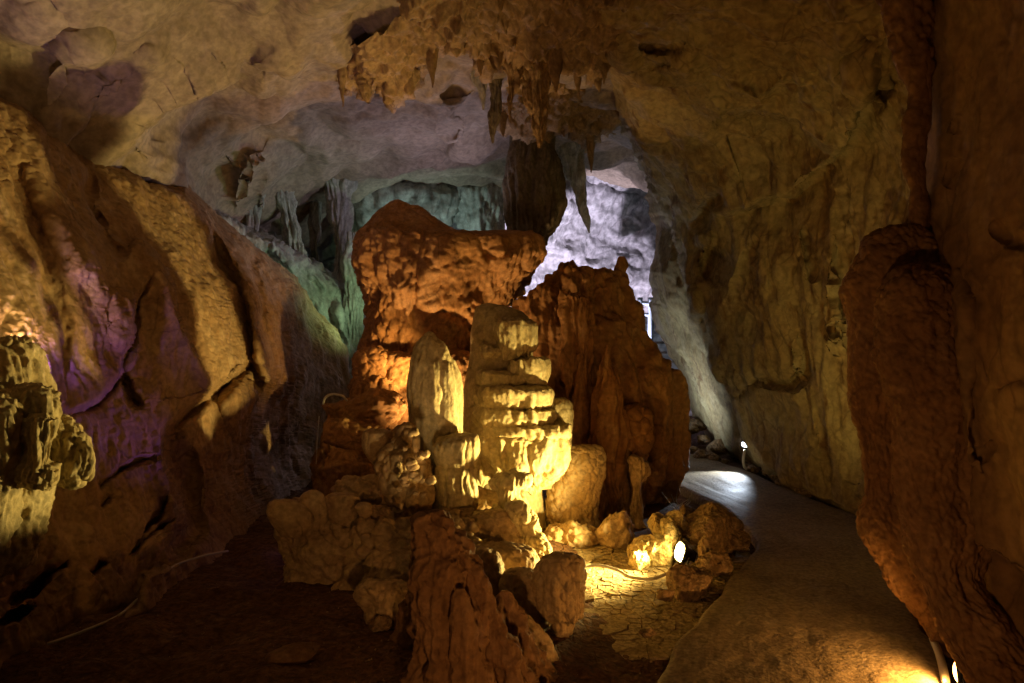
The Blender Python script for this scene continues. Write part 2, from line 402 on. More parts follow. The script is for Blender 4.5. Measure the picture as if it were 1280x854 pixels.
GZ = ground_z(GX, GY)
GV = np.stack([GX, GY, GZ], -1)
f1, f2 = worley(sc(GV, 9, 9, 1) + .3*fbm(GV*4, 2)[..., None]); GV[..., 2] += .012*(1-f1)*(GX < .4) + .004*fbm(GV*30, 2)
ground = struct(mesh_grid('ground', GV, M['dirt'], origin=np.zeros(3)), 'dark red earth floor of the cave')
ground['_base'] = [0, 0, 0]

# concrete footpath, a slab with a worn edge
ys = FPX*CAMZ/np.linspace(110, 1700, 330); tt = np.linspace(0, 1, 120)
edge = .03*fbm(np.stack([ys*2.6, ys*0, ys*0+.5], -1), 4)
A = pl(ys)+edge; B = pr(ys)-edge
X = A[:, None]*(1-tt)+B[:, None]*tt; Y = np.repeat(ys[:, None], 120, 1)
pp = np.stack([X, Y, 0*X], -1)
Z = .012 + .014*fbm(pp*1.6, 3) + .006*fbm(pp*9, 3) - .02*np.exp(-(X-A[:, None])/.02) - .02*np.exp(-(B[:, None]-X)/.02)
lip = lambda xx, dz: np.stack([xx, ys, Z[:, 0]*0+dz], -1)[:, None]
PV_ = np.concatenate([lip(A-.02, -.16), np.stack([X, Y, Z], -1), lip(B+.02, -.16)], 1)
struct(mesh_grid('footpath', PV_, M['conc'], origin=np.zeros(3)), 'worn concrete footpath winding through the cave')

# dried mud beside the path, cracked into plates (each a piece of the ground)
def mud_plates():
    rg = np.random.RandomState(4)
    pts = []
    for _ in range(9000):
        x = rg.uniform(.30, 1.75); y = rg.uniform(3.75, 5.6); rr = rg.choice([.045, .06, .09, .13])
        if x > pl(y)-.06 or x < .38+.10*(y-3.4): continue
        if y < 4.05+.35*math.sin(x*5.1)+.18*math.sin(x*13+1): continue
        if all((x-a)**2+(y-b)**2 > rr**2 for a, b in pts): pts.append((x, y))
    pts = np.array(pts)
    for i, (x, y) in enumerate(pts):
        poly = [(x-.14, y-.14), (x+.14, y-.14), (x+.14, y+.14), (x-.14, y+.14)]
        for j in np.argsort((pts[:, 0]-x)**2+(pts[:, 1]-y)**2)[1:14]:
            q = pts[j]; mx, my = (x+q[0])/2, (y+q[1])/2; nx, ny = q[0]-x, q[1]-y
            l = math.hypot(nx, ny); nx /= l; ny /= l; c = nx*mx+ny*my - rg.uniform(.0008, .0035)
            out = []
            for k in range(len(poly)):
                a, b = poly[k], poly[(k+1) % len(poly)]; da = a[0]*nx+a[1]*ny-c; db = b[0]*nx+b[1]*ny-c
                if da <= 0: out.append(a)
                if da*db < 0:
                    t = da/(da-db); out.append((a[0]+t*(b[0]-a[0]), a[1]+t*(b[1]-a[1])))
            poly = out
            if len(poly) < 3: break
        if len(poly) < 3: continue
        # jog the straight sides a little so that the plates look torn
        fine = []
        for k in range(len(poly)):
            a, b = poly[k], poly[(k+1) % len(poly)]
            fine.append(a)
            if math.hypot(b[0]-a[0], b[1]-a[1]) > .05:
                fine.append(((a[0]+b[0])/2 + rg.uniform(-.005, .003)*(1 if (a[0]+b[0])/2 > x else -1), (a[1]+b[1])/2 + rg.uniform(-.004, .002)*(1 if (a[1]+b[1])/2 > y else -1)))
        n = len(fine); z0 = float(ground_z(np.array([x]), np.array([y]))[0]); h = z0+.011+rg.uniform(-.002, .002); tx, ty = rg.uniform(-.04, .04, 2)
        v = []
        for (a, b) in fine: v.append((a, b, z0-.02))
        for (a, b) in fine: v.append((a, b, h-.003+tx*(a-x)+ty*(b-y)))
        for (a, b) in fine: v.append((x+(a-x)*.95, y+(b-y)*.95, h+tx*(a-x)+ty*(b-y)))
        v.append((x, y, h-.003))
        f = []
        for k in range(n):
            k2 = (k+1) % n
            f += [(k, k2, n+k2, n+k), (n+k, n+k2, 2*n+k2, 2*n+k), (2*n+k, 2*n+k2, 3*n)]
        mesh_py('mud_plate', v, f, M['mud'], parent=ground)
mud_plates()

# ------------------------------------------------------------------ cave walls and ceiling
left_top = [(-260, 20), (-150, 65), (0, 121), (56, 140), (91, 180), (119, 202), (168, 219), (186, 229), (232, 231), (248, 247), (280, 276), (310, 300), (361, 337), (380, 362), (397, 390), (420, 413), (434, 440), (445, 500)]
left_bot = [(-260, 1250), (0, 900), (170, 800), (260, 745), (350, 690), (445, 640)]
left_cp = [(-260, 20, 3.0), (-150, 65, 3.5), (0, 122, 4.6), (105, 185, 5.5), (186, 230, 6.2), (240, 245, 6.7), (310, 300, 7.6), (361, 337, 8.2), (420, 413, 8.9), (440, 490, 9.0),
 (0, 300, 4.0), (60, 420, 4.0), (100, 300, 4.8), (170, 420, 5.0), (150, 560, 4.5), (250, 380, 5.6), (310, 440, 6.3), (0, 600, 3.6), (100, 700, 3.95), (0, 835, 3.35), (170, 762, 4.1), (260, 715, 4.9),
 (240, 600, 5.2), (320, 560, 6.6), (340, 660, 6.4), (400, 560, 8.3), (380, 430, 8.2), (340, 380, 7.4), (-150, 450, 2.7), (-260, 1200, 2.2), (440, 630, 8.6)]
left_f = [
 ('ledge', [(262, 285), (285, 315), (302, 350), (314, 410), (318, 448), (330, 470), (328, 500)], 45, -.55),
 ('rib', [(110, 215), (190, 300), (250, 370), (290, 430), (300, 480)], 55, .14),
 ('ledge', [(60, 150), (110, 215), (120, 270), (160, 310), (178, 300), (215, 360), (240, 420), (262, 470), (262, 510), (225, 535), (205, 570), (215, 620), (240, 660)], 34, .17),
 ('ledge', [(255, 492), (290, 470), (318, 448)], 26, -.42),
 ('crack', [(210, 560), (222, 530), (250, 505), (275, 490), (310, 462), (325, 450)], 7, .26),
 ('dome', 305, 505, 30, 50, .22),
 ('crack', [(85, 520), (120, 505), (150, 470), (170, 400), (190, 340)], 4, .22),
 ('ledge', [(195, 345), (172, 400), (165, 455), (120, 500), (88, 520)], 26, .18),
 ('crack', [(155, 460), (165, 490), (175, 512)], 5, .20),
 ('rib', [(0, 150), (40, 200), (60, 260), (100, 310), (112, 370)], 20, .13),
 ('rib', [(100, 300), (150, 380), (165, 440)], 22, .14),
 ('crack', [(20, 200), (50, 300), (75, 400), (85, 500)], 12, .07),
 ('crack', [(125, 610), (150, 590), (200, 570)], 3, .16),
 ('crack', [(15, 755), (45, 730), (88, 703)], 4, .20), ('crack', [(-20, 790), (20, 770), (38, 758)], 4, .18),
 ('crack', [(112, 722), (132, 702)], 4, .16), ('crack', [(150, 705), (175, 670), (200, 640), (212, 612)], 4, .18),
 ('crack', [(160, 700), (185, 672), (216, 648)], 3, .14), ('crack', [(125, 635), (140, 620)], 3, .14),
 ('crack', [(225, 545), (240, 600), (245, 660), (215, 700)], 12, .25),
 ('ledge', [(60, 840), (120, 800), (170, 758), (180, 720), (230, 700)], 22, .35),
 ('crack', [(318, 300), (325, 370), (335, 440)], 6, .12), ('rib', [(330, 330), (350, 400), (365, 470)], 18, .12),
 ('crack', [(108, 205), (112, 260), (140, 300), (160, 318)], 6, .18),
]
def st_left(p):
    m = np.clip(.5+1.6*fbm(p*1.1+3, 2), 0, 1)
    f1, f2 = worley(sc(p, 12, 12, 9)+.3*fbm(p*6, 2)[..., None])
    return .05*fbm(p*1.3, 3) + .015*billow(sc(p, 3.4, 3.4, 1.2), 3)*(.4+m) + .012*billow(sc(p, 11, 11, 2.2), 2) + m*(.020*(1-f1)-.008*np.exp(-((f2-f1)/.09)**2)) + .004*ridged(p*18, 2)
struct(patch('cave_wall_left', left_top, left_bot, -260, 445, left_cp, M['left'], st_left, left_f, res=1.7, curl=[('a', 16, .45)]), 'ribbed ochre rock wall rising from the left floor')

ceil_bot = [(-260, 260), (0, 205), (100, 240), (200, 275), (250, 305), (300, 312), (400, 300), (450, 285), (520, 272), (600, 264), (640, 252), (700, 222), (760, 222), (830, 250), (950, 300), (1180, 260)]
ceil_top = [(-260, -420), (1180, -420)]
ceil_cp = [(-260, -400, 2.0), (-260, 0, 3.2), (-260, 250, 3.6), (0, -400, 2.4), (400, -400, 2.55), (640, -400, 2.6), (900, -400, 2.55), (1180, -400, 2.4), (0, -150, 3.3), (400, -150, 3.7), (640, -150, 3.8), (900, -150, 3.7), (1180, -150, 3.5),
 (0, 0, 4.3), (0, 100, 4.8), (0, 200, 4.9), (100, 60, 4.8), (100, 150, 5.3), (110, 235, 5.9), (200, 40, 5.2), (200, 150, 6.2), (200, 260, 6.8), (250, 100, 6.3), (350, 0, 4.9), (350, 60, 5.7), (400, 130, 7.2), (300, 200, 7.8), (450, 200, 9.2), (360, 190, 8.4), (550, 60, 6.1), (560, 150, 7.9),
 (600, 200, 10.), (450, 250, 11.5), (300, 260, 8.9), (300, 305, 9.6), (640, 0, 5.2), (700, 80, 6.8), (520, 262, 13.), (640, 245, 13.), (760, 0, 5.6), (760, 120, 7.8), (740, 170, 9.2), (760, 215, 12.5), (820, 60, 6.8), (850, 200, 10), (900, 0, 5.6), (950, 280, 10.5), (1000, 50, 6.2), (1100, 0, 5.4), (1180, 200, 7.5)]
ceil_f = [
 ('dome', 106, 68, 36, 44, .14), ('dome', 22, 30, 60, 66, .12), ('dome', 215, 85, 60, 45, .16), ('dome', 165, 120, 42, 38, .10),
 ('rib', [(78, 50), (76, 90), (60, 140), (58, 160)], 12, .08),
 ('ledge', [(110, 190), (125, 150), (165, 118), (185, 90), (210, 62), (255, 50)], 39, -0.31),
 ('ledge', [(150, 205), (165, 150), (190, 125), (240, 112), (275, 90), (310, 62)], 44, -0.41),
 ('ledge', [(195, 215), (200, 165), (232, 130), (270, 120), (320, 118)], 44, -0.43),
 ('ledge', [(225, 235), (226, 190), (236, 160), (270, 140), (340, 138), (440, 142)], 52, -0.55),
 ('ledge', [(258, 255), (258, 210), (275, 178), (310, 160), (380, 158)], 52, -0.41),
 ('rib', [(245, 245), (285, 285), (330, 320)], 9, .25),
 ('dome', 410, 75, 60, 36, -.28), ('ledge', [(300, 118), (330, 75), (380, 52), (440, 45)], 33, 0.26),
 ('dome', 272, 232, 28, 36, -.25),
 ('rib', [(300, 285), (306, 240), (318, 205), (350, 195)], 11, .35), ('rib', [(325, 290), (332, 250), (340, 215)], 8, .25),
 ('ledge', [(420, 252), (470, 246), (520, 250), (575, 240), (635, 225)], 18, -0.95),
 ('rib', [(540, 130), (560, 150), (565, 180), (545, 205)], 12, .25), ('dome', 570, 118, 22, 14, -.22), ('dome', 560, 165, 14, 12, -.2), ('rib', [(585, 150), (572, 185), (550, 215)], 9, .22),
 ('ledge', [(690, 172), (740, 180), (800, 200), (830, 215)], 26, 0.59), ('ledge', [(700, 188), (760, 205), (830, 228)], 20, 0.71),
]
def st_ceil(p):
    w = p + .25*fbm(p*.7, 2)[..., None]
    return .17*billow(sc(w, .95, .95, .7), 2, .25) + .030*billow(w*2.6, 2) + .006*ridged(p*7, 2) + .003*ridged(p*19, 2)
struct(patch('cave_ceiling', ceil_top, ceil_bot, -260, 1180, ceil_cp, M['ceil'], st_ceil, ceil_f, res=2.0, curl=[('b', 14, .5)], wob=4, soft=13), 'scalloped pale limestone ceiling')

# leaning wall and vault on the right, its far edge turning away into the rear passage
rm_L = [(-320, 640), (-100, 692), (0, 722), (50, 745), (90, 757), (130, 768), (180, 786), (221, 804), (283, 820), (319, 817), (340, 810), (360, 815), (386, 810), (412, 817), (443, 835), (474, 856), (513, 866), (540, 880), (560, 893), (580, 922), (603, 962), (618, 992), (645, 1055), (720, 1200)]
rm_R = [(-320, 1420), (720, 1420)]
rm_cp = [(650, -300, 3.0), (1000, -300, 2.9), (1400, -300, 2.6), (705, -60, 4.4), (722, 0, 5.0), (757, 88, 6.3), (786, 180, 8.0), (820, 283, 9.6), (812, 386, 10.6), (856, 474, 10.6), (866, 513, 10.6), (884, 540, 10.0), (900, 0, 4.8), (850, 100, 6.1), (900, 150, 6.5), (870, 250, 8.0), (864, 360, 8.7), (882, 469, 9.2), (900, 300, 7.9),
 (950, 200, 6.9), (900, 400, 8.3), (950, 350, 7.3), (950, 500, 7.7), (1000, 450, 6.9), (1000, 560, 7.0), (1050, 300, 6.2), (1060, 550, 6.3), (1100, 150, 5.2), (1100, 400, 5.5), (1130, 600, 5.5), (1100, 0, 4.3), (1250, 100, 4.0), (1250, 400, 4.4), (1250, 690, 4.7), (1400, 100, 3.3), (1400, 690, 3.9), (967, 603, 7.7), (1065, 645, 6.25), (920, 575, 8.9)]
rm_f = [
 ('rib', [(725, 5), (750, 60), (762, 100), (785, 160), (806, 220)], 9, .18), ('crack', [(735, 0), (765, 70), (780, 120), (800, 160)], 7, 0.08),
 ('ledge', [(880, 165), (905, 150), (945, 152), (990, 162), (1020, 180), (1055, 200)], 40, -.55),
 ('crack', [(800, 58), (825, 62), (852, 66)], 5, 0.21), ('crack', [(785, 95), (815, 85), (850, 78)], 4, 0.08),
 ('ledge', [(1105, 50), (1090, 100), (1070, 160), (1060, 190), (1020, 215), (990, 240), (930, 265), (880, 275)], 30, .40), ('crack', [(1045, 85), (1075, 62), (1090, 40)], 8, 0.12), ('crack', [(1095, 120), (1125, 95)], 10, 0.15),
 ('rib', [(905, 110), (950, 130), (985, 90)], 10, .12),
 ('ledge', [(838, 220), (848, 300), (858, 360), (862, 400), (882, 440), (886, 500)], 18, -.45),
 ('crack', [(872, 290), (885, 260), (905, 250)], 10, 0.24), ('dome', 892, 335, 18, 24, -.35), ('dome', 868, 385, 14, 26, .25), ('dome', 880, 300, 16, 14, .2),
 ('crack', [(925, 490), (950, 478), (990, 484), (1005, 470), (1002, 440), (992, 410)], 4, 0.13), ('ledge', [(920, 504), (945, 482), (990, 487), (1006, 474)], 16, .18),
 ('ledge', [(1045, 290), (1040, 340), (1048, 400), (1052, 450)], 14, .22), ('crack', [(1008, 280), (1012, 330), (1015, 350)], 4, 0.10), ('crack', [(960, 300), (965, 380)], 6, 0.06), ('rib', [(955, 280), (958, 400), (950, 480)], 16, .10),
 ('rib', [(925, 300), (905, 360), (895, 420), (905, 500), (940, 560), (960, 590)], 9, .16), ('crack', [(1040, 405), (1044, 420)], 7, 0.15),
 ('ledge', [(905, 470), (925, 540), (955, 585), (1000, 610)], 20, -.2), ('crack', [(1020, 500), (1030, 560), (1025, 600)], 6, 0.07), ('crack', [(1060, 540), (1060, 600)], 8, 0.08),
]
def st_right(p):
    m = np.clip(.45+1.8*fbm(sc(p, 1.6, 1.6, .6)+8, 2), 0, 1)*np.clip(4.0-p[..., 2]*.6, 0, 1)
    w = p + .15*fbm(p*1.1, 2)[..., None]
    return .08*fbm(p*.9, 3) + .05*billow(sc(w, 1.7, 1.7, .55), 2) + m*(.028*ridged(sc(p, 7, 7, 4.5), 3)) + .022*billow(sc(w, 5, 5, .9), 2) + .006*ridged(p*16, 2)
struct(patch('cave_wall_right', rm_L, rm_R, -320, 720, rm_cp, M['right'], st_right, rm_f, axis='y', res=1.9, curl=[('a', 26, 1.6)]), 'leaning cream and brown rock wall right of the path')

# nearest wall at the right
fw_L = [(-500, 1060), (-100, 1128), (0, 1148), (88, 1142), (140, 1146), (210, 1144), (291, 1146), (350, 1146), (500, 1146), (700, 1160), (780, 1190), (824, 1216), (854, 1240), (950, 1290), (1250, 1420)]
fw_R = [(-500, 2000), (1250, 2000)]
fw_cp = [(1060, -450, 2.6), (1130, -100, 3.4), (1150, 0, 3.55), (1147, 291, 3.55), (1200, 300, 3.15), (1150, 500, 3.6), (1200, 500, 3.2), (1215, 640, 3.15), (1175, 700, 3.45), (1195, 820, 3.35), (1280, 0, 2.75), (1280, 400, 2.7), (1280, 650, 2.8), (1280, 850, 2.95), (1262, 950, 2.8), (1400, 1250, 1.9), (1500, 0, 1.9), (1500, 500, 1.9), (1500, 1000, 2.0), (1990, 0, 1.2), (1990, 500, 1.2), (1990, 1100, 1.2)]
fw_f = [('crack', [(1235, 280), (1260, 295), (1290, 310)], 7, 0.060), ('crack', [(1240, 500), (1238, 470), (1236, 440)], 5, 0.030), ('crack', [(1245, 490), (1290, 470)], 5, 0.030), ('ledge', [(1185, 670), (1215, 690), (1250, 710), (1290, 730)], 26, -.16),
 ('crack', [(1180, 560), (1225, 570), (1250, 555)], 5, 0.035), ('crack', [(1170, 60), (1185, 150), (1190, 250), (1200, 400)], 16, 0.025), ('ledge', [(1200, 320), (1215, 420), (1210, 520), (1225, 600)], 26, .12), ('crack', [(1195, 150), (1188, 165)], 5, 0.035), ('crack', [(1190, 200), (1180, 235)], 5, 0.030)]
def st_front(p): return .05*fbm(p*1.2, 3) + .010*fbm(p*5, 3) + .018*billow(sc(p, 4, 4, .5), 2) + .012*ridged(p*11, 2)*np.clip(fbm(p*1.7, 2)+.3, 0, 1) + .003*ridged(p*34, 2)
struct(patch('cave_wall_front', fw_L, fw_R, -500, 1250, fw_cp, M['front'], st_front, fw_f, axis='y', res=2.6, curl=[('a', 26, .8)]), 'smooth brown rock wall nearest on the right')

# rear chamber
far_cp = [(180, 100, 14.5), (180, 650, 12.5), (450, 250, 14), (450, 500, 12.8), (600, 250, 14.3), (640, 150, 15.5), (760, 200, 15.0), (760, 300, 16.4), (800, 340, 17), (760, 560, 16), (820, 250, 16.5), (960, 300, 15), (960, 600, 13), (960, 100, 14), (640, 600, 14)]
far_f = [('ledge', [(690, 190), (740, 205), (790, 225), (840, 240)], 16, .4), ('ledge', [(700, 215), (750, 235), (830, 268)], 18, .3), ('rib', [(700, 225), (705, 260), (690, 310)], 10, .5), 
 ('rib', [(380, 240), (420, 262), (470, 255), (520, 268), (580, 240), (640, 225)], 13, .8), ('crack', [(470, 285), (520, 290), (580, 278)], 10, .7), ('rib', [(590, 250), (600, 290), (615, 330)], 9, .7), ('rib', [(430, 270), (425, 320), (440, 400)], 16, .6), ('crack', [(565, 270), (575, 310)], 9, .7), ('rib', [(700, 300), (730, 330), (790, 345), (830, 350)], 18, .4)]
def st_far(p): return .22*fbm(p*.55, 3) + .11*ridged(sc(p, 1.1, 1.1, 1.9), 4) + .03*fbm(p*5, 3)
struct(patch('cave_wall_rear', [(180, 90), (960, 90)], [(180, 660), (960, 660)], 180, 960, far_cp, M['far'], st_far, far_f, res=2.4, wob=7), 'pale lit wall of the rear chamber')

# green lit bank of flowstone behind the left wall
gb_top = [(255, 252), (290, 272), (315, 285), (345, 292), (380, 312), (400, 326), (415, 340), (430, 352), (445, 368), (455, 400), (470, 470)]
gb_bot = [(255, 330), (300, 380), (360, 450), (400, 520), (470, 600)]
gb_cp = [(255, 260, 8.0), (320, 290, 9.0), (400, 330, 9.8), (450, 390, 10.2), (470, 480, 10.3), (255, 330, 7.8), (330, 350, 8.7), (380, 400, 9.3), (430, 460, 9.5), (400, 520, 9.2), (470, 600, 10)]
gb_f = [('rib', [(310, 290), (345, 310), (390, 350), (425, 400), (438, 450)], 9, .16), ('rib', [(340, 300), (385, 330), (420, 370), (440, 420)], 7, .12), ('crack', [(370, 330), (410, 375), (430, 440)], 6, .14), ('crack', [(320, 305), (360, 345), (400, 400)], 6, .12)]
tag(patch('flowstone_bank', gb_top, gb_bot, 255, 470, gb_cp, M['grey'], lambda p: st_flute(p, .9, 5, .25, .05), gb_f, res=1.6, curl=[('a', 12, .9)]), 'green lit flowstone bank sloping down behind the left wall', 'flowstone')

# ------------------------------------------------------------------ hanging formations
def hang(name, label, rows, d, mat, style, group=None, cat='stalactite', **k):
    o = loft(name, rows, d, mat, style, **k); return tag(o, label, cat, group)
fl = lambda f=7., zs=.1, amp=.05, a=1.0: (lambda p: st_flute(p, a, f, zs, amp))
hang('stalactite', 'large dark fluted stalactite hanging above the orange mound', [(50, 596, 734), (100, 618, 716), (140, 632, 702), (180, 637, 697), (215, 634, 702), (235, 633, 704), (270, 634, 700), (300, 640, 686), (325, 655, 672)], 8.9, M['dusk'], fl(6, .08, .06), ratio=.8, nz=150, nth=170)
hang('stalactite', 'long narrow curtain stalactite pointing down into the lilac opening', [(160, 686, 738), (185, 692, 734), (205, 702, 731), (225, 711, 731), (245, 717, 732), (265, 724, 735), (283, 731, 738), (292, 735, 738)], 10.2, M['grey'], fl(6, .1, .05), ratio=.5, nz=110, nth=90)
hang('stalactite', 'pleated grey curtain beside the large dark stalactite', [(150, 682, 740), (180, 680, 722), (205, 684, 712), (220, 692, 706), (232, 697, 703)], 10.6, M['grey'], fl(7, .1, .06), ratio=.6, nz=80, nth=90)
hang('stalactite', 'short brown stalactite left of the broad one under the ceiling crust', [(60, 622, 662), (90, 628, 655), (105, 630, 650), (125, 632, 644), (145, 635, 640), (154, 636, 638)], 6.3, M['crust'], fl(12, .12, .03), ratio=.8, nz=90, nth=80)
hang('stalactite', 'broad pointed brown stalactite under the ceiling crust', [(60, 644, 692), (95, 648, 688), (115, 651, 686), (135, 655, 685), (150, 662, 684), (168, 668, 680), (185, 673, 676)], 6.4, M['crust'], fl(11, .12, .035), ratio=.75, nz=110, nth=100)
hang('stalactite', 'slim grey stalactite blade left of the brown ones', [(50, 580, 622), (75, 584, 618), (100, 590, 610), (120, 598, 608), (138, 603, 606)], 6.9, M['grey'], fl(9, .12, .03), ratio=.5, nz=80, nth=70)
hang('stalactite', 'dark rounded stalactite stub beside the grey blade', [(85, 604, 632), (110, 608, 630), (140, 609, 626), (165, 611, 622), (180, 614, 618)], 7.2, M['dusk'], fl(9, .1, .03), ratio=.8, nz=80, nth=70)
hang('stalactite', 'small knob stalactite with pale tip at the top edge', [(-60, 660, 712), (-20, 664, 706), (5, 666, 700), (20, 670, 694), (28, 677, 688), (33, 681, 685)], 5.2, M['crust'], lambda p: st_crust(p, .5), ratio=.9, nz=80, nth=80)
hang('stalactite', 'bent orange drip at the ceiling fold above the opening', [(40, 738, 772), (70, 744, 768), (88, 749, 763), (98, 752, 758), (106, 754, 756)], 6.2, M['crust'], fl(9, .12, .02), ratio=.7, nz=70, nth=60)
# crusts: thick rough plates hanging from the ceiling
def crust(label, top, bot, lo, hi, cps, amp=1.0):
    o = patch('ceiling_crust', top, bot, lo, hi, cps, M['crust'], lambda p: st_crust(p, amp), [], res=1.5, curl=[('b', 15, .55), ('lo', 12, .4), ('hi', 12, .4)]); return tag(o, label, 'flowstone')
crust('tooth edged orange crust on the ceiling left of the stalactites', [(415, 70), (440, 55), (480, 40), (530, 20), (600, -10)],
      [(415, 84), (424, 100), (432, 120), (445, 112), (456, 126), (462, 130), (470, 112), (480, 128), (492, 140), (505, 128), (515, 122), (528, 98), (545, 78), (560, 62), (600, 40)], 415, 600, [(415, 80, 6.4), (470, 45, 5.5), (470, 120, 6.3), (495, 135, 6.4), (540, 20, 5.3), (540, 80, 6.0), (600, -10, 5.0), (600, 40, 5.5)])
crust('massive orange crust hanging at the top centre', [(500, -120), (780, -120)],
      [(500, 12), (530, 40), (556, 50), (572, 66), (582, 58), (596, 84), (606, 96), (616, 90), (624, 74), (640, 78), (652, 86), (668, 82), (690, 78), (706, 92), (722, 100), (742, 112), (756, 92), (780, 60)], 500, 780,
      [(500, -100, 3.9), (640, -100, 3.9), (780, -100, 4.0), (500, 10, 5.3), (560, 40, 5.4), (600, 20, 5.0), (610, 90, 6.0), (640, 40, 5.6), (680, 60, 5.9), (690, 10, 5.0), (740, 105, 6.4), (780, 50, 5.6)], 1.5)
crust('dark ragged crust behind the brown stalactites', [(590, 60), (800, 100)],
      [(590, 120), (610, 150), (625, 165), (640, 170), (660, 190), (690, 172), (705, 165), (722, 178), (735, 185), (760, 170), (800, 150)], 590, 800,
      [(590, 60, 7.0), (590, 120, 7.8), (640, 160, 8.2), (690, 170, 8.4), (740, 180, 9.0), (700, 90, 7.2), (790, 110, 8.4), (790, 150, 9)], 1.3)
rs = np.random.RandomState(8)
spots = [(428, 112, 6.3), (440, 108, 6.25), (458, 122, 6.3), (468, 110, 6.2), (484, 128, 6.35), (500, 126, 6.3), (512, 116, 6.2), (524, 98, 6.1), (540, 76, 5.9), (556, 46, 5.5), (570, 60, 5.6), (584, 62, 5.7), (600, 88, 5.95), (612, 90, 6.0), (622, 76, 5.95), (643, 80, 6.0), (660, 84, 6.0), (676, 80, 6.0), (694, 82, 6.1), (708, 92, 6.2), (722, 100, 6.3), (736, 108, 6.4), (748, 104, 6.4),
 (612, 150, 7.9), (628, 164, 8.1), (690, 170, 8.4), (704, 164, 8.5), (720, 176, 8.8), (738, 182, 9.0), (752, 174, 8.9)]
for (px, py, d) in spots[::2]:
    h = rs.choice([4, 7, 12, 22, 34]); w = rs.uniform(4, 9)
    hang('small_stalactite', 'one of the small drips fringing the ceiling crusts', [(py-26, px-w*1.7, px+w*1.7), (py-8, px-w*1.1, px+w*1.1), (py+h*.35, px-w*.7, px+w*.7), (py+h*.75, px-w*.35+1, px+w*.35+1), (py+h, px, px+1.6)], d, M['crust'], fl(16, .12, .012, .5), group='drips fringing the ceiling crusts', nz=34, nth=26)
# green lit columns and curtains behind the bank
G = 'green lit curtains behind the bank'
for rows, d, lab in [
 ([(180, 296, 340), (205, 300, 346), (235, 298, 330), (265, 301, 326), (290, 306, 322), (300, 312, 318)], 9.4, 'knobbly green curtain at the left end of the alcove'),
 ([(185, 318, 372), (215, 326, 366), (245, 336, 368), (275, 348, 374), (300, 352, 380), (330, 356, 390)], 9.8, 'green curtain leaning right beside the dark alcove'),
 ([(215, 398, 450), (245, 408, 440), (275, 412, 436), (305, 414, 434), (340, 412, 436), (380, 408, 440)], 10.4, 'slender green column right of the dark alcove'),
 ([(225, 376, 410), (260, 386, 402), (300, 388, 400), (345, 384, 404)], 11.0, 'dim thin column inside the dark alcove'),
 ([(290, 432, 452), (330, 428, 456), (370, 430, 458), (420, 426, 456), (450, 428, 446), (475, 429, 436)], 9.9, 'pale green curtain end against the orange mound')]:
    hang('flowstone_curtain', lab, rows, d, M['grey'], fl(6, .15, .06), cat='flowstone curtain', group=G, nz=100, nth=90)
hang('flowstone_curtain', 'teal curtain between the orange mound and the big stalactite', [(205, 596, 640), (225, 575, 640), (245, 545, 636), (268, 560, 632), (290, 580, 628), (315, 590, 620)], 12.2, M['grey'], fl(4, .12, .10), cat='flowstone curtain', group=G, nz=90, nth=120)
hang('flowstone_curtain', 'teal rounded curtain left of the orange mound', [(225, 425, 560), (250, 420, 580), (275, 424, 570), (300, 428, 540), (330, 432, 500)], 12.0, M['grey'], fl(3, .12, .10), cat='flowstone curtain', group=G, nz=90, nth=120)

# ------------------------------------------------------------------ drapery on the nearest wall
base = P(1190, 815, 3.35)
t = thing('flowstone_drapery', 'bulging red brown popcorn drapery hanging beside the near path edge', 'flowstone drapery', (base[0], base[1], 0.0))
pop = lambda a=1., s=11.: (lambda p: st_pop(p, a, s) + .018*billow(sc(p, 4.5, 4.5, .5), 2))
loft('lobe', [(283, 1140, 1160), (292, 1104, 1180), (310, 1085, 1190), (330, 1070, 1192), (368, 1056, 1200), (403, 1055, 1200), (438, 1053, 1195), (473, 1054, 1190), (526, 1060, 1160), (580, 1070, 1165), (640, 1071, 1170), (689, 1086, 1185), (732, 1108, 1190), (776, 1140, 1205), (805, 1164, 1204), (822, 1184, 1198)], 3.55, M['drape'], pop(.8, 33), ratio=.55, nz=330, nth=200, parent=t)
loft('lobe', [(330, 1150, 1172), (345, 1118, 1204), (370, 1096, 1226), (420, 1088, 1234), (480, 1094, 1236), (540, 1100, 1236), (600, 1104, 1238, 3.3), (660, 1118, 1244, 3.26), (720, 1140, 1232, 3.2), (780, 1165, 1262, 3.1), (850, 1203, 1310, 2.95), (960, 1250, 1380, 2.7), (1080, 1320, 1430, 2.4)], 3.3, M['drape'], pop(.8, 31), ratio=.55, nz=380, nth=210, parent=t)
loft('knobbly_strip', [(-120, 1080, 1172), (0, 1107, 1170), (32, 1117, 1170), (81, 1131, 1158), (116, 1141, 1158), (168, 1132, 1156), (204, 1132, 1152), (240, 1142, 1156), (300, 1140, 1164), (340, 1146, 1166), (400, 1150, 1166)], 3.5, M['drape'], pop(.9, 24), ratio=.7, nz=260, nth=90, parent=t)

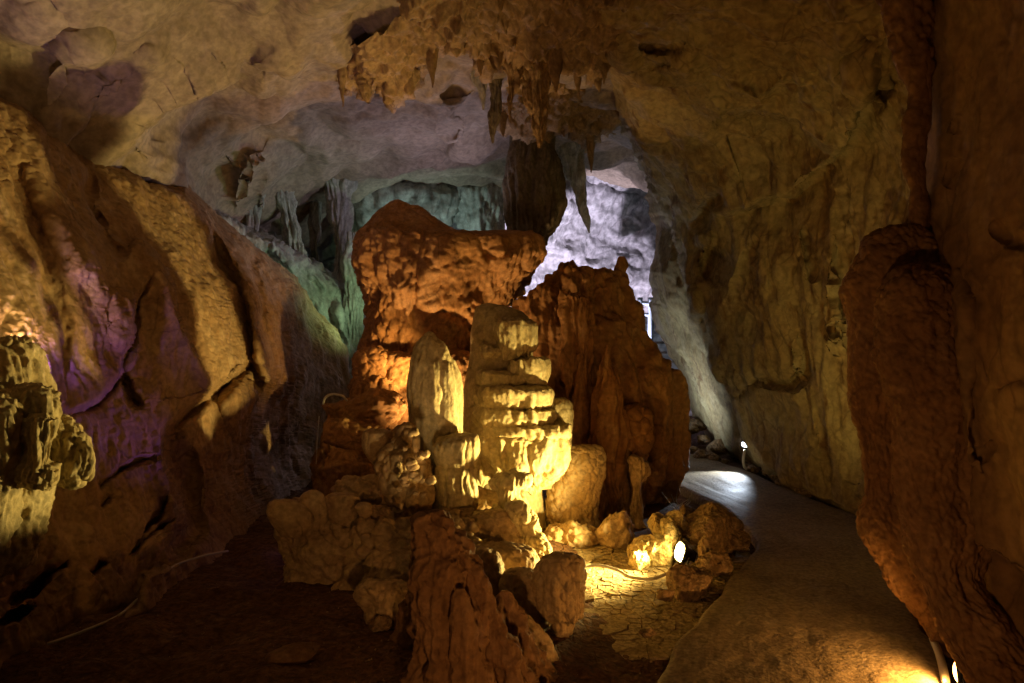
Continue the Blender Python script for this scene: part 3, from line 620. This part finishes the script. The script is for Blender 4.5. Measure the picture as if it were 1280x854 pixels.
# ------------------------------------------------------------------ knobbly formation at the left edge
base = P(40, 720, 3.3)
t = thing('flowstone_cluster', 'yellow lit bulbous flowstone jutting from the left wall', 'flowstone', (base[0], base[1], base[2]))
kn = lambda p: st_flute(p, .5, 14, .25, .03)
for rows, d in [
 ([(418, -30, 20), (424, -60, 36), (440, -70, 46), (460, -70, 52), (478, -70, 56), (500, -70, 60), (530, -60, 56), (560, -50, 40), (580, -40, 20)], 3.45),
 ([(476, 20, 50), (484, 6, 66), (500, 0, 73), (516, 2, 74), (530, 10, 70), (540, 24, 58)], 3.25),
 ([(514, 38, 66), (522, 24, 84), (534, 22, 96), (550, 40, 112), (565, 62, 119), (580, 62, 119), (595, 66, 114), (605, 78, 104), (612, 88, 96)], 3.35),
 ([(516, 38, 60), (526, 28, 70), (545, 26, 70), (560, 30, 66), (575, 24, 66), (590, 16, 74), (605, 20, 70), (614, 36, 60)], 3.15),
 ([(490, -70, 10), (520, -90, 28), (580, -90, 26), (640, -80, 16), (690, -70, 6)], 3.1),
 ([(560, -60, 40), (600, -60, 62), (640, -60, 54), (670, -60, 46), (690, -60, 40), (708, -50, 34), (716, -40, 14), (728, -30, 4)], 3.35)]:
    loft('knob', rows, d, M['pale'], kn, ratio=.8, nz=110, nth=120, parent=t)

# ------------------------------------------------------------------ orange mound in the middle
base = P(560, 690, 7.3)
t = thing('flowstone_mound', 'tall orange flowstone mound with popcorn crust in the middle', 'flowstone mound', (base[0], base[1], 0))
def st_mound(p):
    m = np.clip((2.85-p[..., 2])*3 + .9*fbm(p*1.5, 2), .06, 1)
    k = np.clip(.5+2.2*fbm(p*1.6+7, 2), 0, 1)
    q = p + .03*fbm(p*6, 2)[..., None]
    f1, f2 = worley(sc(q, 9, 9, 6.5)); g1, g2 = worley(sc(q, 20, 20, 15))
    pop = k*(.07*(1-f1**1.5)-.03*np.exp(-((f2-f1)/.10)**2)) + (1-.5*k)*(.030*(1-g1**1.4)-.012*np.exp(-((g2-g1)/.12)**2))
    cr = np.exp(-(np.abs(perlin(sc(p, 2.1, 2.1, .9)+4.4))/.05)**2)
    rib = billow(sc(q, 4.5, 4.5, .8), 2)
    return .10*fbm(p*1.2, 3) + m*pop - .08*cr*m + .045*rib*(.3+m)*(1-.5*k) + .03*billow(sc(p, 1.6, 1.6, 2.2), 2)*m + .006*ridged(p*22, 2) - .02
loft('body', [(247, 490, 514), (250, 484, 522), (256, 476, 530), (270, 464, 544), (284, 456, 572), (292, 450, 610), (297, 447, 668), (304, 444, 680), (318, 441, 682), (330, 440, 676), (345, 441, 664), (360, 448, 650), (384, 454, 632), (405, 458, 624), (430, 452, 620), (470, 446, 620), (520, 440, 630), (580, 430, 650), (680, 410, 660)], 7.5, M['clay'], st_mound, ratio=.62, nz=260, nth=330, power=2.6, parent=t, ymax=.75)
st_knob = lambda p: st_pop(p, .6, 13)
loft('knob', [(437, 456, 470), (441, 448, 480), (450, 445, 490), (462, 446, 492), (475, 448, 490), (490, 452, 486)], 6.95, M['clay'], st_knob, nz=90, nth=110, parent=t)
loft('knob', [(438, 520, 560), (446, 478, 590), (470, 470, 600), (500, 470, 606), (560, 470, 600)], 7.0, M['clay'], st_knob, nz=90, nth=150, parent=t, ratio=.5)
loft('knob', [(470, 458, 480), (475, 446, 494), (488, 441, 504), (510, 440, 506), (530, 444, 500), (548, 450, 486)], 6.8, M['clay'], fl(9, .15, .05, .8), nz=90, nth=120, parent=t)
for k, (rows, d) in enumerate([
 ([(486, 470, 486), (494, 452, 500), (508, 440, 506), (524, 430, 500), (540, 424, 470)], 6.5),
 ([(528, 420, 440), (534, 408, 470), (546, 412, 490), (560, 430, 500), (574, 450, 498)], 6.2),
 ([(500, 408, 436), (506, 400, 456), (520, 402, 470), (560, 398, 476), (610, 390, 470), (660, 380, 470)], 6.8),
 ([(560, 420, 450), (575, 408, 470), (600, 404, 490), (640, 400, 500), (680, 395, 500)], 6.0)]):
    loft('ledge_rock', rows, d, M['clay'], lambda p: st_rough(p, .7), ratio=.8, nz=80, nth=110, parent=t)

# ------------------------------------------------------------------ brown buttress right of it
base = P(770, 650, 6.8)
t = thing('flowstone_buttress', 'brown draped flowstone buttress narrowing the path', 'flowstone buttress', (base[0], base[1], 0))
def st_butt(p):
    w = p + .06*fbm(p*1.8, 2)[..., None]
    return .07*fbm(p*1.2, 3) + .10*billow(sc(w, 2.6, 2.6, .34), 2) + .045*billow(sc(w, 7, 7, .9), 2) + .012*ridged(p*9, 2) + .005*ridged(p*24, 2) - .05
loft('body', [(320, 704, 718), (326, 692, 732), (333, 684, 752), (342, 676, 774), (360, 656, 784), (379, 642, 790), (407, 636, 810), (440, 640, 832), (464, 650, 852), (489, 660, 861), (528, 670, 861), (560, 676, 858), (585, 680, 862), (600, 680, 857), (620, 680, 851), (650, 676, 842), (690, 670, 830)], 7.2, M['lobe'], st_butt, ratio=.62, nz=260, nth=300, parent=t, ymax=.75)
loft('pinnacle', [(320, 772, 782), (324, 769, 787), (332, 768, 789), (340, 766, 784), (346, 764, 787), (354, 760, 784), (370, 752, 788), (390, 744, 796)], 7.3, M['lobe'], lambda p: st_rough(p, .3), nz=80, nth=90, parent=t)
loft('rib', [(365, 706, 724), (372, 702, 738), (400, 702, 744), (430, 704, 738), (460, 706, 728), (490, 710, 722), (505, 712, 718)], 6.75, M['lobe'], fl(7, .1, .04), nz=110, nth=110, parent=t)
loft('rib', [(380, 728, 744), (420, 722, 748), (470, 718, 744), (520, 716, 742), (580, 712, 740), (640, 706, 744)], 6.7, M['lobe'], fl(8, .08, .05), nz=130, nth=110, parent=t)
loft('rib', [(430, 752, 768), (470, 746, 778), (530, 744, 784), (590, 740, 786), (640, 732, 790), (680, 722, 790)], 6.45, M['lobe'], fl(6, .08, .05), nz=140, nth=120, parent=t)
loft('niche_lump', [(508, 784, 796), (520, 776, 808), (540, 774, 812), (560, 778, 808), (585, 782, 802)], 6.55, M['lobe'], lambda p: st_pop(p, .8, 9), nz=80, nth=90, parent=t)
loft('rib', [(570, 792, 806), (576, 786, 814), (590, 788, 814), (610, 790, 806), (640, 782, 806), (680, 770, 812)], 6.2, M['pile'], fl(8, .1, .03, .8), nz=100, nth=110, parent=t)
loft('foot', [(556, 706, 738), (562, 700, 752), (580, 690, 754), (605, 684, 752), (640, 680, 748), (665, 684, 752), (685, 690, 754), (700, 694, 748)], 5.95, M['pile'], lambda p: st_pop(p, .55, 16), ratio=.6, nz=140, nth=170, parent=t)
loft('foot', [(650, 690, 716), (658, 682, 744), (672, 680, 754), (690, 688, 752), (705, 700, 740)], 5.7, M['pile'], lambda p: st_rough(p, .8)+st_pop(p, .4, 14), ratio=.6, nz=80, nth=120, parent=t)

# ------------------------------------------------------------------ tiered column
base = P(640, 690, 5.80)
t = thing('stalagmite', 'tall yellow lit stalagmite with tiered flowstone shelves', 'stalagmite', (base[0], base[1], 0))
def drip(a=1.0, f=16.): return lambda p: a*(.045*fbm(p*2.5, 3) + .030*billow(sc(p+.03*fbm(p*4, 2)[..., None], f, f, f*.09), 2, .35) + .006*ridged(sc(p, 22, 22, 9), 2))
loft('shaft', [(380, 600, 618), (384, 593, 636), (394, 589, 652), (408, 588, 660), (440, 589, 660), (470, 584, 668), (500, 580, 676), (540, 580, 684), (580, 586, 680), (620, 596, 676), (700, 590, 690)], 6.02, M['pale'], lambda p: st_smooth(p, .7), ratio=.75, nz=180, nth=170, parent=t)
rg = np.random.RandomState(5)
for rows, d in [
 ([(397, 630, 654), (401, 618, 668), (410, 615, 673), (425, 616, 674), (438, 620, 670), (451, 628, 648)], 5.80),
 ([(429, 600, 612), (433, 596, 624), (440, 596, 630), (448, 603, 622)], 5.76),
 ([(446, 648, 676), (450, 636, 685), (462, 634, 687), (474, 640, 684), (485, 656, 674)], 5.76),
 ([(464, 606, 640), (468, 597, 656), (477, 597, 660), (487, 608, 646)], 5.74),
 ([(481, 612, 672), (485, 595, 690), (494, 591, 694), (504, 594, 694), (515, 610, 684)], 5.72),
 ([(506, 606, 676), (510, 594, 696), (520, 591, 699), (531, 598, 692), (541, 616, 672)], 5.70),
 ([(526, 616, 700), (531, 600, 714), (540, 597, 717), (551, 608, 706)], 5.70)]:
    o = loft('tier', rows, d, M['pale'], drip(.7, 10), ratio=.72, nz=70, nth=180, parent=t, power=2.1); o['_base'] = t['_base']
    if rows[0][0] not in (397, 446, 481): continue
    py_, l_, r_ = rows[-2]; nd = int((r_-l_)/14)
    for k in range(nd):                     # fringe of short drips under the shelf
        u = -.8+1.6*(k+rg.uniform(.2, .8))/nd; px = (l_+r_)/2+u*(r_-l_)/2; dd = d-(r_-l_)/2*d/FPX*.62*math.sqrt(1-u*u)+.015
        h = rg.uniform(5, 13); w_ = rg.uniform(2.2, 4)
        loft('drip', [(py_-6, px-w_*.7, px+w_*.7), (py_, px-w_, px+w_), (py_+h*.6, px-w_*.7, px+w_*.7), (py_+h, px-.6, px+.6)], dd, M['pale'], lambda p: .004*fbm(p*25, 2), nz=10, nth=10, parent=o)
loft('tier', [(498, 690, 706), (506, 682, 714), (530, 676, 717), (560, 672, 716), (590, 668, 706), (610, 664, 690)], 5.90, M['pale'], lambda p: st_pop(p, .4, 22), ratio=.7, nz=100, nth=120, parent=t)
loft('bell', [(540, 618, 694), (545, 602, 710), (555, 600, 713), (570, 603, 712), (585, 610, 707), (598, 622, 697), (607, 640, 686), (614, 654, 678), (620, 662, 672)], 5.68, M['pale'], drip(1.2, 9), ratio=.75, nz=130, nth=240, parent=t, power=2.1)
loft('drip', [(556, 584, 600), (575, 580, 612), (595, 586, 612), (608, 594, 606), (616, 598, 602)], 5.80, M['pale'], drip(.7), nz=70, nth=70, parent=t)

# ------------------------------------------------------------------ the heap of stalagmites around it
def mite(label, rows, d, mat='pile', style=None, name='stalagmite', cat='stalagmite', **k):
    o = loft(name, rows, d, M[mat], style or (lambda p: st_rough(p, .55)), **k); return tag(o, label, cat)
mite('smooth finger shaped stalagmite left of the tiered one', [(414, 534, 540), (418, 529, 546), (428, 520, 555), (442, 514, 563), (455, 511, 571), (472, 509, 576), (500, 509, 577), (530, 510, 576), (550, 512, 577), (580, 514, 580), (640, 512, 584)], 5.08, 'pale', drip(.5, 13), nz=200, nth=170)
mite('stout stalagmite with a rounded cap below the finger shaped one', [(543, 580, 592), (546, 560, 596), (552, 545, 598), (562, 540, 598), (576, 541, 596), (582, 546, 592), (586, 544, 595), (600, 543, 596), (622, 544, 596), (650, 545, 594), (700, 545, 594)], 4.88, 'pale', drip(.5, 14), nz=170, nth=160)
base = P(500, 700, 5.3)
t = thing('stalagmite', 'knobbly stalagmite with bowl shaped shoulder at the heap\'s upper left', 'stalagmite', (base[0], base[1], 0))
loft('core', [(528, 504, 516), (533, 498, 521), (545, 494, 524), (558, 488, 528), (570, 478, 538), (600, 474, 545), (625, 480, 544), (645, 492, 534), (680, 480, 540)], 4.85, M['pile'], lambda p: st_pop(p, .55, 12), nz=150, nth=150, parent=t)
loft('bowl', [(537, 466, 484), (541, 456, 492), (555, 455, 494), (570, 460, 492), (586, 470, 490), (600, 476, 486)], 4.95, M['pile'], lambda p: st_smooth(p, .4), nz=80, nth=90, parent=t)
rg = np.random.RandomState(12)
for k in range(26):
    px = rg.uniform(492, 540); py = rg.uniform(540, 636)
    if py < 565 and not 500 < px < 522: continue
    c = P(px, py, 4.85-.24*math.sqrt(max(.05, 1-((px-511)/38)**2))); r = rg.uniform(.016, .036)
    boulder('knob', c, (r*1.15, r, r*.95), 100+k, M['pile'], cuts=5, n=16, parent=t, rough=.08)
def hump(label, rows, d, mat='pile', style=None, **k):
    k.setdefault('nz', 100); k.setdefault('nth', 130)
    return mite(label, rows, d, mat, style or (lambda p: st_pop(p, .6, 15)+st_rough(p, .55)), name='flowstone_hump', cat='flowstone', **k)
hump('rough flowstone base from which the heap grows', [(640, 470, 610), (656, 440, 650), (680, 420, 672), (710, 404, 690), (740, 396, 700), (780, 388, 706), (830, 370, 716)], 4.75, 'pile', lambda p: st_pop(p, .8, 9)+st_rough(p, .8), ratio=.5, nz=170, nth=260)
hump('added light blocking saddle unseen behind the stout stalagmite', [(612, 586, 620), (618, 566, 644), (632, 552, 660), (660, 540, 676), (720, 530, 690)], 5.4, 'pile', lambda p: st_rough(p, .6), ratio=.6)  # unseen hump added to cut the floodlight's low rays to the left wall
# big block with two ears
base = P(405, 760, 4.9)
t = thing('flowstone_block', 'pale block with two ear like lobes at the heap\'s left end', 'flowstone', (base[0], base[1], 0))
loft('body', [(628, 360, 400), (640, 342, 420), (652, 342, 436), (664, 346, 456), (680, 352, 474), (692, 356, 477), (705, 360, 474), (716, 360, 468), (730, 360, 462), (752, 352, 470), (768, 338, 482), (800, 320, 500)], 4.75, M['pile'], lambda p: st_rough(p, .75), ratio=.75, nz=160, nth=190, parent=t)
loft('ear', [(625, 344, 358), (629, 337, 372), (638, 335, 384), (648, 338, 390), (658, 345, 388), (668, 352, 380)], 4.5, M['pile'], lambda p: st_smooth(p, .45), nz=90, nth=110, parent=t)
loft('ear', [(613, 386, 396), (618, 379, 403), (628, 374, 406), (642, 372, 408), (660, 372, 404)], 4.6, M['pile'], lambda p: st_smooth(p, .4), nz=90, nth=100, parent=t)
hump('rounded hump behind the ear lobed block', [(595, 432, 470), (602, 420, 500), (618, 416, 518), (640, 420, 524), (665, 440, 520), (690, 450, 510), (760, 440, 520)], 5.15, ratio=.7)
hump('drooping flowstone folds under the knobbly stalagmite', [(628, 470, 510), (634, 460, 522), (650, 456, 526), (664, 460, 524), (674, 468, 518), (680, 476, 508)], 4.75, style=fl(10, .12, .05, .8))
hump('squarish lump beside the ear lobes', [(620, 412, 436), (626, 404, 446), (640, 402, 448), (655, 404, 446), (668, 412, 440)], 4.75, style=lambda p: st_rough(p, .4))
hump('small pointed wedge left of the drooping folds', [(629, 448, 462), (634, 444, 466), (644, 450, 466), (654, 452, 460)], 4.65, style=lambda p: st_rough(p, .2), nz=50, nth=60)
hump('low brown hump left of the nearest stalagmite', [(684, 474, 520), (690, 464, 536), (706, 456, 540), (730, 450, 536), (760, 440, 540), (800, 436, 540)], 4.4)
hump('lower rounded boulder of flowstone on the earth floor', [(722, 458, 494), (728, 448, 512), (744, 446, 520), (762, 452, 520), (790, 456, 516)], 4.0, style=lambda p: st_rough(p, .55))
hump('flowstone apron beside the nearest stalagmite\'s left flank', [(744, 508, 530), (752, 498, 540), (775, 492, 550), (805, 488, 560), (850, 484, 570)], 3.7, 'dark', style=lambda p: st_rough(p, .4))
hump('bird head shaped knob lit yellow under the bell', [(593, 638, 654), (596, 620, 662), (603, 612, 662), (612, 614, 650), (622, 618, 652), (640, 612, 664), (660, 606, 672)], 4.95, 'pale', drip(.8, 14))
hump('yellow lit cascade of knobs facing the floodlight', [(628, 640, 656), (636, 632, 668), (648, 634, 676), (660, 640, 674), (668, 644, 684), (684, 640, 690), (700, 630, 690)], 4.7, 'pale', lambda p: st_pop(p, .7, 14))
hump('dark block between cascade and nearest stalagmite', [(634, 590, 640), (640, 578, 650), (660, 574, 656), (690, 580, 660), (740, 584, 664)], 4.75, style=lambda p: st_rough(p, .55))
hump('shadowed lump below the stout stalagmite', [(634, 552, 590), (640, 546, 598), (656, 546, 600), (680, 552, 596), (730, 552, 600)], 4.8, style=lambda p: st_pop(p, .5, 12))
hump('wide shaded shelf above the round cushions', [(682, 606, 640), (687, 592, 664), (698, 588, 672), (710, 592, 674), (726, 600, 668), (760, 600, 670)], 4.4, style=lambda p: st_pop(p, .4, 18))
hump('round cushion beside the nearest stalagmite', [(686, 594, 610), (689, 587, 620), (700, 584, 627), (715, 586, 629), (735, 588, 627), (760, 590, 626), (820, 588, 630)], 4.05, style=lambda p: st_pop(p, .35, 18))
hump('split cushion between the round one and the skirted one', [(714, 640, 656), (718, 630, 668), (732, 626, 674), (744, 628, 677), (760, 634, 682), (775, 640, 684), (790, 644, 680), (830, 640, 680)], 3.95, style=lambda p: st_pop(p, .35, 18))
hump('skirted cushion stalagmite at the heap\'s right end', [(692, 694, 714), (695, 682, 724), (702, 674, 730), (716, 669, 733), (736, 668, 735), (756, 672, 734), (768, 682, 730), (780, 690, 718), (800, 690, 712), (820, 684, 716)], 3.85, style=lambda p: st_pop(p, .45, 20)+.5*st_flute(p, .8, 10, .12, .05)*np.clip((.42-p[..., 2])*4, 0, 1), nz=150, nth=170)
# nearest, dark
base = P(590, 870, 3.15)
t = thing('stalagmite', 'dark ragged stalagmite nearest the viewer', 'stalagmite', (base[0], base[1], -.1))
def st_ragged(p):
    f1, f2 = worley(sc(p, 16, 16, 9)+.3*fbm(p*7, 2)[..., None])
    return .035*fbm(p*2.6, 3) + .030*ridged(sc(p, 8, 8, 1.2), 3) + .020*ridged(p*9, 2) + .016*(.6-f1) + .004*fbm(p*40, 2)
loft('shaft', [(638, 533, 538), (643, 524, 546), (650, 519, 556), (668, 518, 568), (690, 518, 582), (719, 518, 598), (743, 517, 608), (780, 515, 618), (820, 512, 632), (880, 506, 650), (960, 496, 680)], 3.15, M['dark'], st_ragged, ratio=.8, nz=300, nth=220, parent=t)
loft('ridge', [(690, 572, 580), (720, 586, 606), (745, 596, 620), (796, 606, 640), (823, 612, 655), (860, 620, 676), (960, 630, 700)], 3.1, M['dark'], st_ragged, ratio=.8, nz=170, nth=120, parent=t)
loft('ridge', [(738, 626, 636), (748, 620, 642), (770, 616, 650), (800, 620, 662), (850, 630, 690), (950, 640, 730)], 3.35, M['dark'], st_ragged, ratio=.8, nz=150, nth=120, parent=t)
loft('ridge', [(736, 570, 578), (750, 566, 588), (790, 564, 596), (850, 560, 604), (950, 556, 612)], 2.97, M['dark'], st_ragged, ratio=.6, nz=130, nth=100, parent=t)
hump('sloping ragged lump right of the nearest stalagmite', [(770, 644, 656), (774, 640, 664), (790, 640, 682), (810, 644, 694), (830, 650, 704), (850, 652, 708), (900, 650, 716)], 3.55, 'pile', lambda p: st_rough(p, .4), nz=120)

# ------------------------------------------------------------------ rocks
def stone(label, px, py, d, r, seed, mat='stone', rot=0., cuts=14, rough=.07, n=56, group=None, name='rock', soft=30):
    return tag(boulder(name, P(px, py, d), r, seed, M[mat], cuts, rough, n, rot=rot, soft=soft), label, 'rock', group)
F = 'rocks heaped round the floodlight'
base = P(822, 700, 4.95)
t = thing('rock', 'glaring yellow craggy rock left of the floodlight', 'rock', (base[0], base[1], 0), F)
for k, (px, py, d, r) in enumerate([(815, 694, 5.21, (.18, .13, .16)), (797, 702, 5.15, (.09, .09, .11)), (838, 670, 5.24, (.13, .12, .14)), (826, 660, 5.38, (.13, .10, .12)), (848, 656, 5.42, (.11, .10, .13))]):
    boulder('chunk', P(px, py, d), r, 31+k, M['goldstone'], 13, .09, 40, parent=t, rot=k*.7, soft=22)
stone('big slanting brown rock behind the floodlight', 888, 664, 5.35, (.30, .24, .20), 41, rot=.4, rough=.07, n=60, group=F)
stone('flat reddish slab rock touching the path edge', 922, 678, 5.3, (.15, .16, .085), 42, rot=-.5, rough=.07, group=F)
stone('low broken rock in front of the floodlight', 858, 726, 4.55, (.19, .17, .13), 43, rot=.9, rough=.08, n=56, group=F)
stone('small pale rock between floodlight and path', 893, 706, 4.8, (.13, .14, .10), 44, rot=.2, rough=.08, group=F)
stone('narrow upright splinter rock beside the lamp', 880, 690, 4.9, (.06, .07, .12), 45, rot=.2, rough=.08, group=F)
stone('small rock shard at the corner of the rock heap', 832, 744, 4.35, (.07, .06, .04), 46, rot=.2, rough=.07, group=F)
stone('lump of rock behind the big slanting one', 858, 650, 5.7, (.16, .15, .12), 47, rot=1.2, rough=.07, group=F)
stone('yellowish upright stone at the foot of the buttress', 768, 668, 5.6, (.16, .11, .19), 57, 'pile', rot=.3, rough=.13, cuts=9)
stone('small flat stone lying on the cracked mud', 809, 792, 3.72, (.05, .05, .02), 51, rot=.6)
stone('small round stone on the red earth by the heap', 477, 779, 3.85, (.07, .06, .05), 52, rot=.6)
stone('half buried stone on the left earth floor', 372, 818, 3.5, (.15, .10, .05), 53, 'dark', rot=.5)
rg = np.random.RandomState(21)
R = 'rubble along the path under the leaning wall'
words = ['nearest', 'second', 'third', 'fourth', 'fifth', 'sixth', 'seventh', 'eighth', 'ninth', 'tenth', 'eleventh', 'twelfth', 'thirteenth', 'fourteenth', 'fifteenth', 'sixteenth', 'seventeenth', 'eighteenth', 'nineteenth', 'twentieth']
ys_ = np.sort(rg.uniform(6.6, 10.2, 34))
for k, y in enumerate(ys_):
    x = float(pr(y)) + rg.uniform(-.02, .22) - (.1 if y > 9 else 0); r = rg.uniform(.05, .12)
    tag(boulder('rubble_stone', (x, y, r*.35), (r, r*rg.uniform(.7, 1), r*rg.uniform(.5, .8)), 300+k, M['stone'], 9, .06, 20, rot=rg.uniform(0, 3)), 'rubble stone in the strip between the far path and the leaning wall', 'rock', R)
for k in range(26):
    x = rg.uniform(1.9, 3.1); y = rg.uniform(9.9, 11.6); r = rg.uniform(.08, .18)
    tag(boulder('rubble_stone', (x, y, r*.35+(y-9.9)*.12), (r, r*.8, r*.7), 400+k, M['stone'], 9, .06, 18, rot=rg.uniform(0, 3)), 'dark rubble stone heaped beyond the bend of the path', 'rock', 'dark rubble beyond the bend')
# loose grit on floor and path: past counting
gv, gf = [], []
for k in range(2600):
    y = 1.8 + 7*rg.rand()**1.5; x = rg.uniform(-1.0, .75)*y*.75; onp = pl(y) < x < pr(y)
    if onp and rg.rand() < .8: continue
    r = rg.uniform(.003, .011)*(1.0 if not onp else .5); z = float(ground_z(np.array([x]), np.array([y]))[0])+.004 if not onp else .014
    b = len(gv); a = rg.uniform(0, 6.28)
    gv += [(x+r*math.cos(a+i*2.09), y+r*math.sin(a+i*2.09), z) for i in range(3)] + [(x+r*.2, y, z+r*1.1)]
    gf += [(b, b+1, b+3), (b+1, b+2, b+3), (b+2, b, b+3)]
g = mesh_py('grit', gv, gf, M['stone']); g['kind'] = 'stuff'; g['label'] = 'loose grit scattered over the cave floor'

# ------------------------------------------------------------------ cables, roots, pipe, railing
def gp(px, py, up=0.0):
    d = FPX*CAMZ/(py-427); q = P(px, py, d); return (q[0], q[1], q[2]+up)
tag(tube('power_cable', [gp(716, 716, .03), gp(745, 712, .03), (P(770, 712, 4.75)), P(790, 722, 4.66), P(812, 724, 4.62), P(835, 716, 4.64), P(848, 703, 4.72)], .011, M['cable']), 'pale cable snaking over the mud to the floodlight', 'cable')
tag(tube('power_cable', [gp(60, 812, .03), gp(110, 796, .04), gp(150, 775, .03), gp(175, 757, .05), gp(215, 728, .10), gp(250, 712, .09), gp(285, 699, .06)], .008, M['cable']), 'thin pale cable along the foot of the left wall', 'cable')
tag(tube('power_cable', [P(404, 505, 6.4), P(407, 497, 6.35), P(416, 493, 6.3), P(428, 495, 6.3), P(434, 501, 6.35)], .011, M['cable']), 'short arched cable loop beside the orange mound', 'cable')
tag(tube('power_cable', [P(399, 520, 6.5), P(397, 545, 6.45), P(396, 565, 6.4), P(395, 580, 6.4)], .005, M['cable']), 'thin cable hanging straight down left of the mound', 'cable')
tag(tube('ground_pipe', [gp(1166, 806, .03), gp(1174, 826, .03), gp(1180, 850, .03), gp(1186, 890, .03)], .020, M['cable']), 'pale pipe lying along the near path edge', 'pipe')
tag(tube('power_cable', [P(931, 562, 8.45), P(929, 575, 8.4), P(930, 583, 8.4), P(936, 588, 8.4)], .018, M['cable']), 'white cable drooping from the small lamp on the leaning wall', 'cable')
t = thing('dry_roots', 'wispy dry roots on the ground behind the rock heap', 'roots', gp(852, 636))
for k in range(9):
    a = np.array(gp(846+rg.uniform(-6, 10), 636+rg.uniform(-2, 4))); e = a + np.array([rg.uniform(-.22, .15), rg.uniform(-.1, .1), rg.uniform(.04, .24)])
    tube('twig', [a, (a+e)/2+rg.uniform(-.03, .03, 3), e], .0035, M['twig'], parent=t, seg=5)
base = P(800, 400, 13)
t = thing('railing', 'small railing beside the stairway in the rear opening', 'railing', (base[0], base[1], base[2]))
for px in (789, 800, 813): tube('post', [P(px, 372, 13), P(px, 400, 13), P(px, 440, 13)], .05, M['rail'], parent=t)
tube('rail', [P(780, 378, 13), P(800, 379, 13), P(822, 380, 13)], .04, M['rail'], parent=t)
tube('rail', [P(780, 392, 13), P(800, 393, 13), P(822, 394, 13)], .03, M['rail'], parent=t)
t = thing('stairway', 'pale steps descending in the rear opening', 'steps', P(800, 500, 13.5))
for k in range(9):
    a = P(806+k*6, 402+k*12, 13.6-.1*k); w, h = .55, .13
    v = [(a[0]+sx*w, a[1]+sy*.3, a[2]+sz*h) for sx in (-1, 1) for sy in (-1, 1) for sz in (-1, 1)]
    mesh_py('step', v, [(0, 1, 3, 2), (4, 6, 7, 5), (0, 4, 5, 1), (2, 3, 7, 6), (0, 2, 6, 4), (1, 5, 7, 3)], M['far'], parent=t)

# ------------------------------------------------------------------ lamps
def floodlight(L):
    p = PV(*L['p']); d = (Vector(L['to']) if 'to' in L else PV(*L['aim'])-p).normalized()
    up = Vector((0, 0, 1)); rt = d.cross(up)
    if rt.length < .05: rt = Vector((1, 0, 0))
    rt.normalize(); u = rt.cross(d).normalized(); s = L['size']
    t = thing('floodlight', L['label'], 'floodlight', tuple(p - u*s*1.4))
    W = lambda a, b, c: tuple(p + rt*(a*s) + u*(b*s) + d*(c*s))
    lens_m = plain('lamp_lens_'+L['k'], (.9, .9, .9), .2, 0, L['c'], L['lens'])
    # housing: a tapered box, open rim at the front
    v = []
    for (w, h, z) in ((.55, .4, -1.1), (.62, .45, -.9), (1.0, .78, -.25), (1.12, .9, -.2), (1.12, .9, .05), (1.0, .78, .05), (.98, .76, -.1)):
        ring = []
        for k in range(16):
            a = 2*math.pi*(k+.5)/16; cx, cy = math.cos(a), math.sin(a)
            f = 1/max(abs(cx), abs(cy))**.75; v.append(W(cx*f*w, cy*f*h, z))
    n = 16; f = [tuple(range(15, -1, -1))]
    for r in range(6):
        for k in range(n): f.append((r*n+k, r*n+(k+1) % n, (r+1)*n+(k+1) % n, (r+1)*n+k))
    hs = mesh_py('housing', v, f, M['black'], parent=t); hs['_base'] = t['_base']
    # glass
    v = [W(0, 0, .32)]; f = [(0, 1+k, 1+(k+1) % n) for k in range(n)]      # domed glass
    for r_, z_ in ((.35, .29), (.68, .2), (.9, .08), (.97, -.06)):
        for k in range(n):
            a = 2*math.pi*(k+.5)/n; cx, cy = math.cos(a), math.sin(a); ff = 1/max(abs(cx), abs(cy))**.75
            v.append(W(cx*ff*r_, cy*ff*r_*.78, z_))
    for r_ in range(3):
        for k in range(n): f.append((1+r_*n+k, 1+(r_+1)*n+k, 1+(r_+1)*n+(k+1) % n, 1+r_*n+(k+1) % n))
    mesh_py('lens', v, f, lens_m, parent=t, smooth=True)
    # U bracket and a foot
    tube('bracket', [W(-1.25, 0, -.4), W(-1.25, -1.0, -.4), W(-.6, -1.4, -.4), W(.6, -1.4, -.4), W(1.25, -1.0, -.4), W(1.25, 0, -.4)], s*.10, M['black'], parent=t, seg=6, sub=3)
    for k in (-2, -1, 0, 1, 2):
        v = [W(k*.2+a*.03, b*.42, c) for a in (-1, 1) for b in (-1, 1) for c in (-1.3, -1.0)]
        mesh_py('fin', v, [(0, 1, 3, 2), (4, 6, 7, 5), (0, 4, 5, 1), (2, 3, 7, 6), (0, 2, 6, 4), (1, 5, 7, 3)], M['black'], parent=hs)
    ld = bpy.data.lights.new('lamp_light', 'SPOT'); ld.energy = L['w']; ld.color = L['c']; ld.spot_size = math.radians(L['cone']); ld.spot_blend = L.get('blend', .6); ld.shadow_soft_size = s*.5
    lo = bpy.data.objects.new('lamp_light', ld); col.objects.link(lo); lo.parent = t
    lo.location = Vector(W(0, 0, .75)) - Vector(t['_base']); lo.rotation_euler = d.to_track_quat('-Z', 'Y').to_euler()
for L in LAMPS: floodlight(L)
for o in bpy.data.objects:
    if '_base' in o: del o['_base']
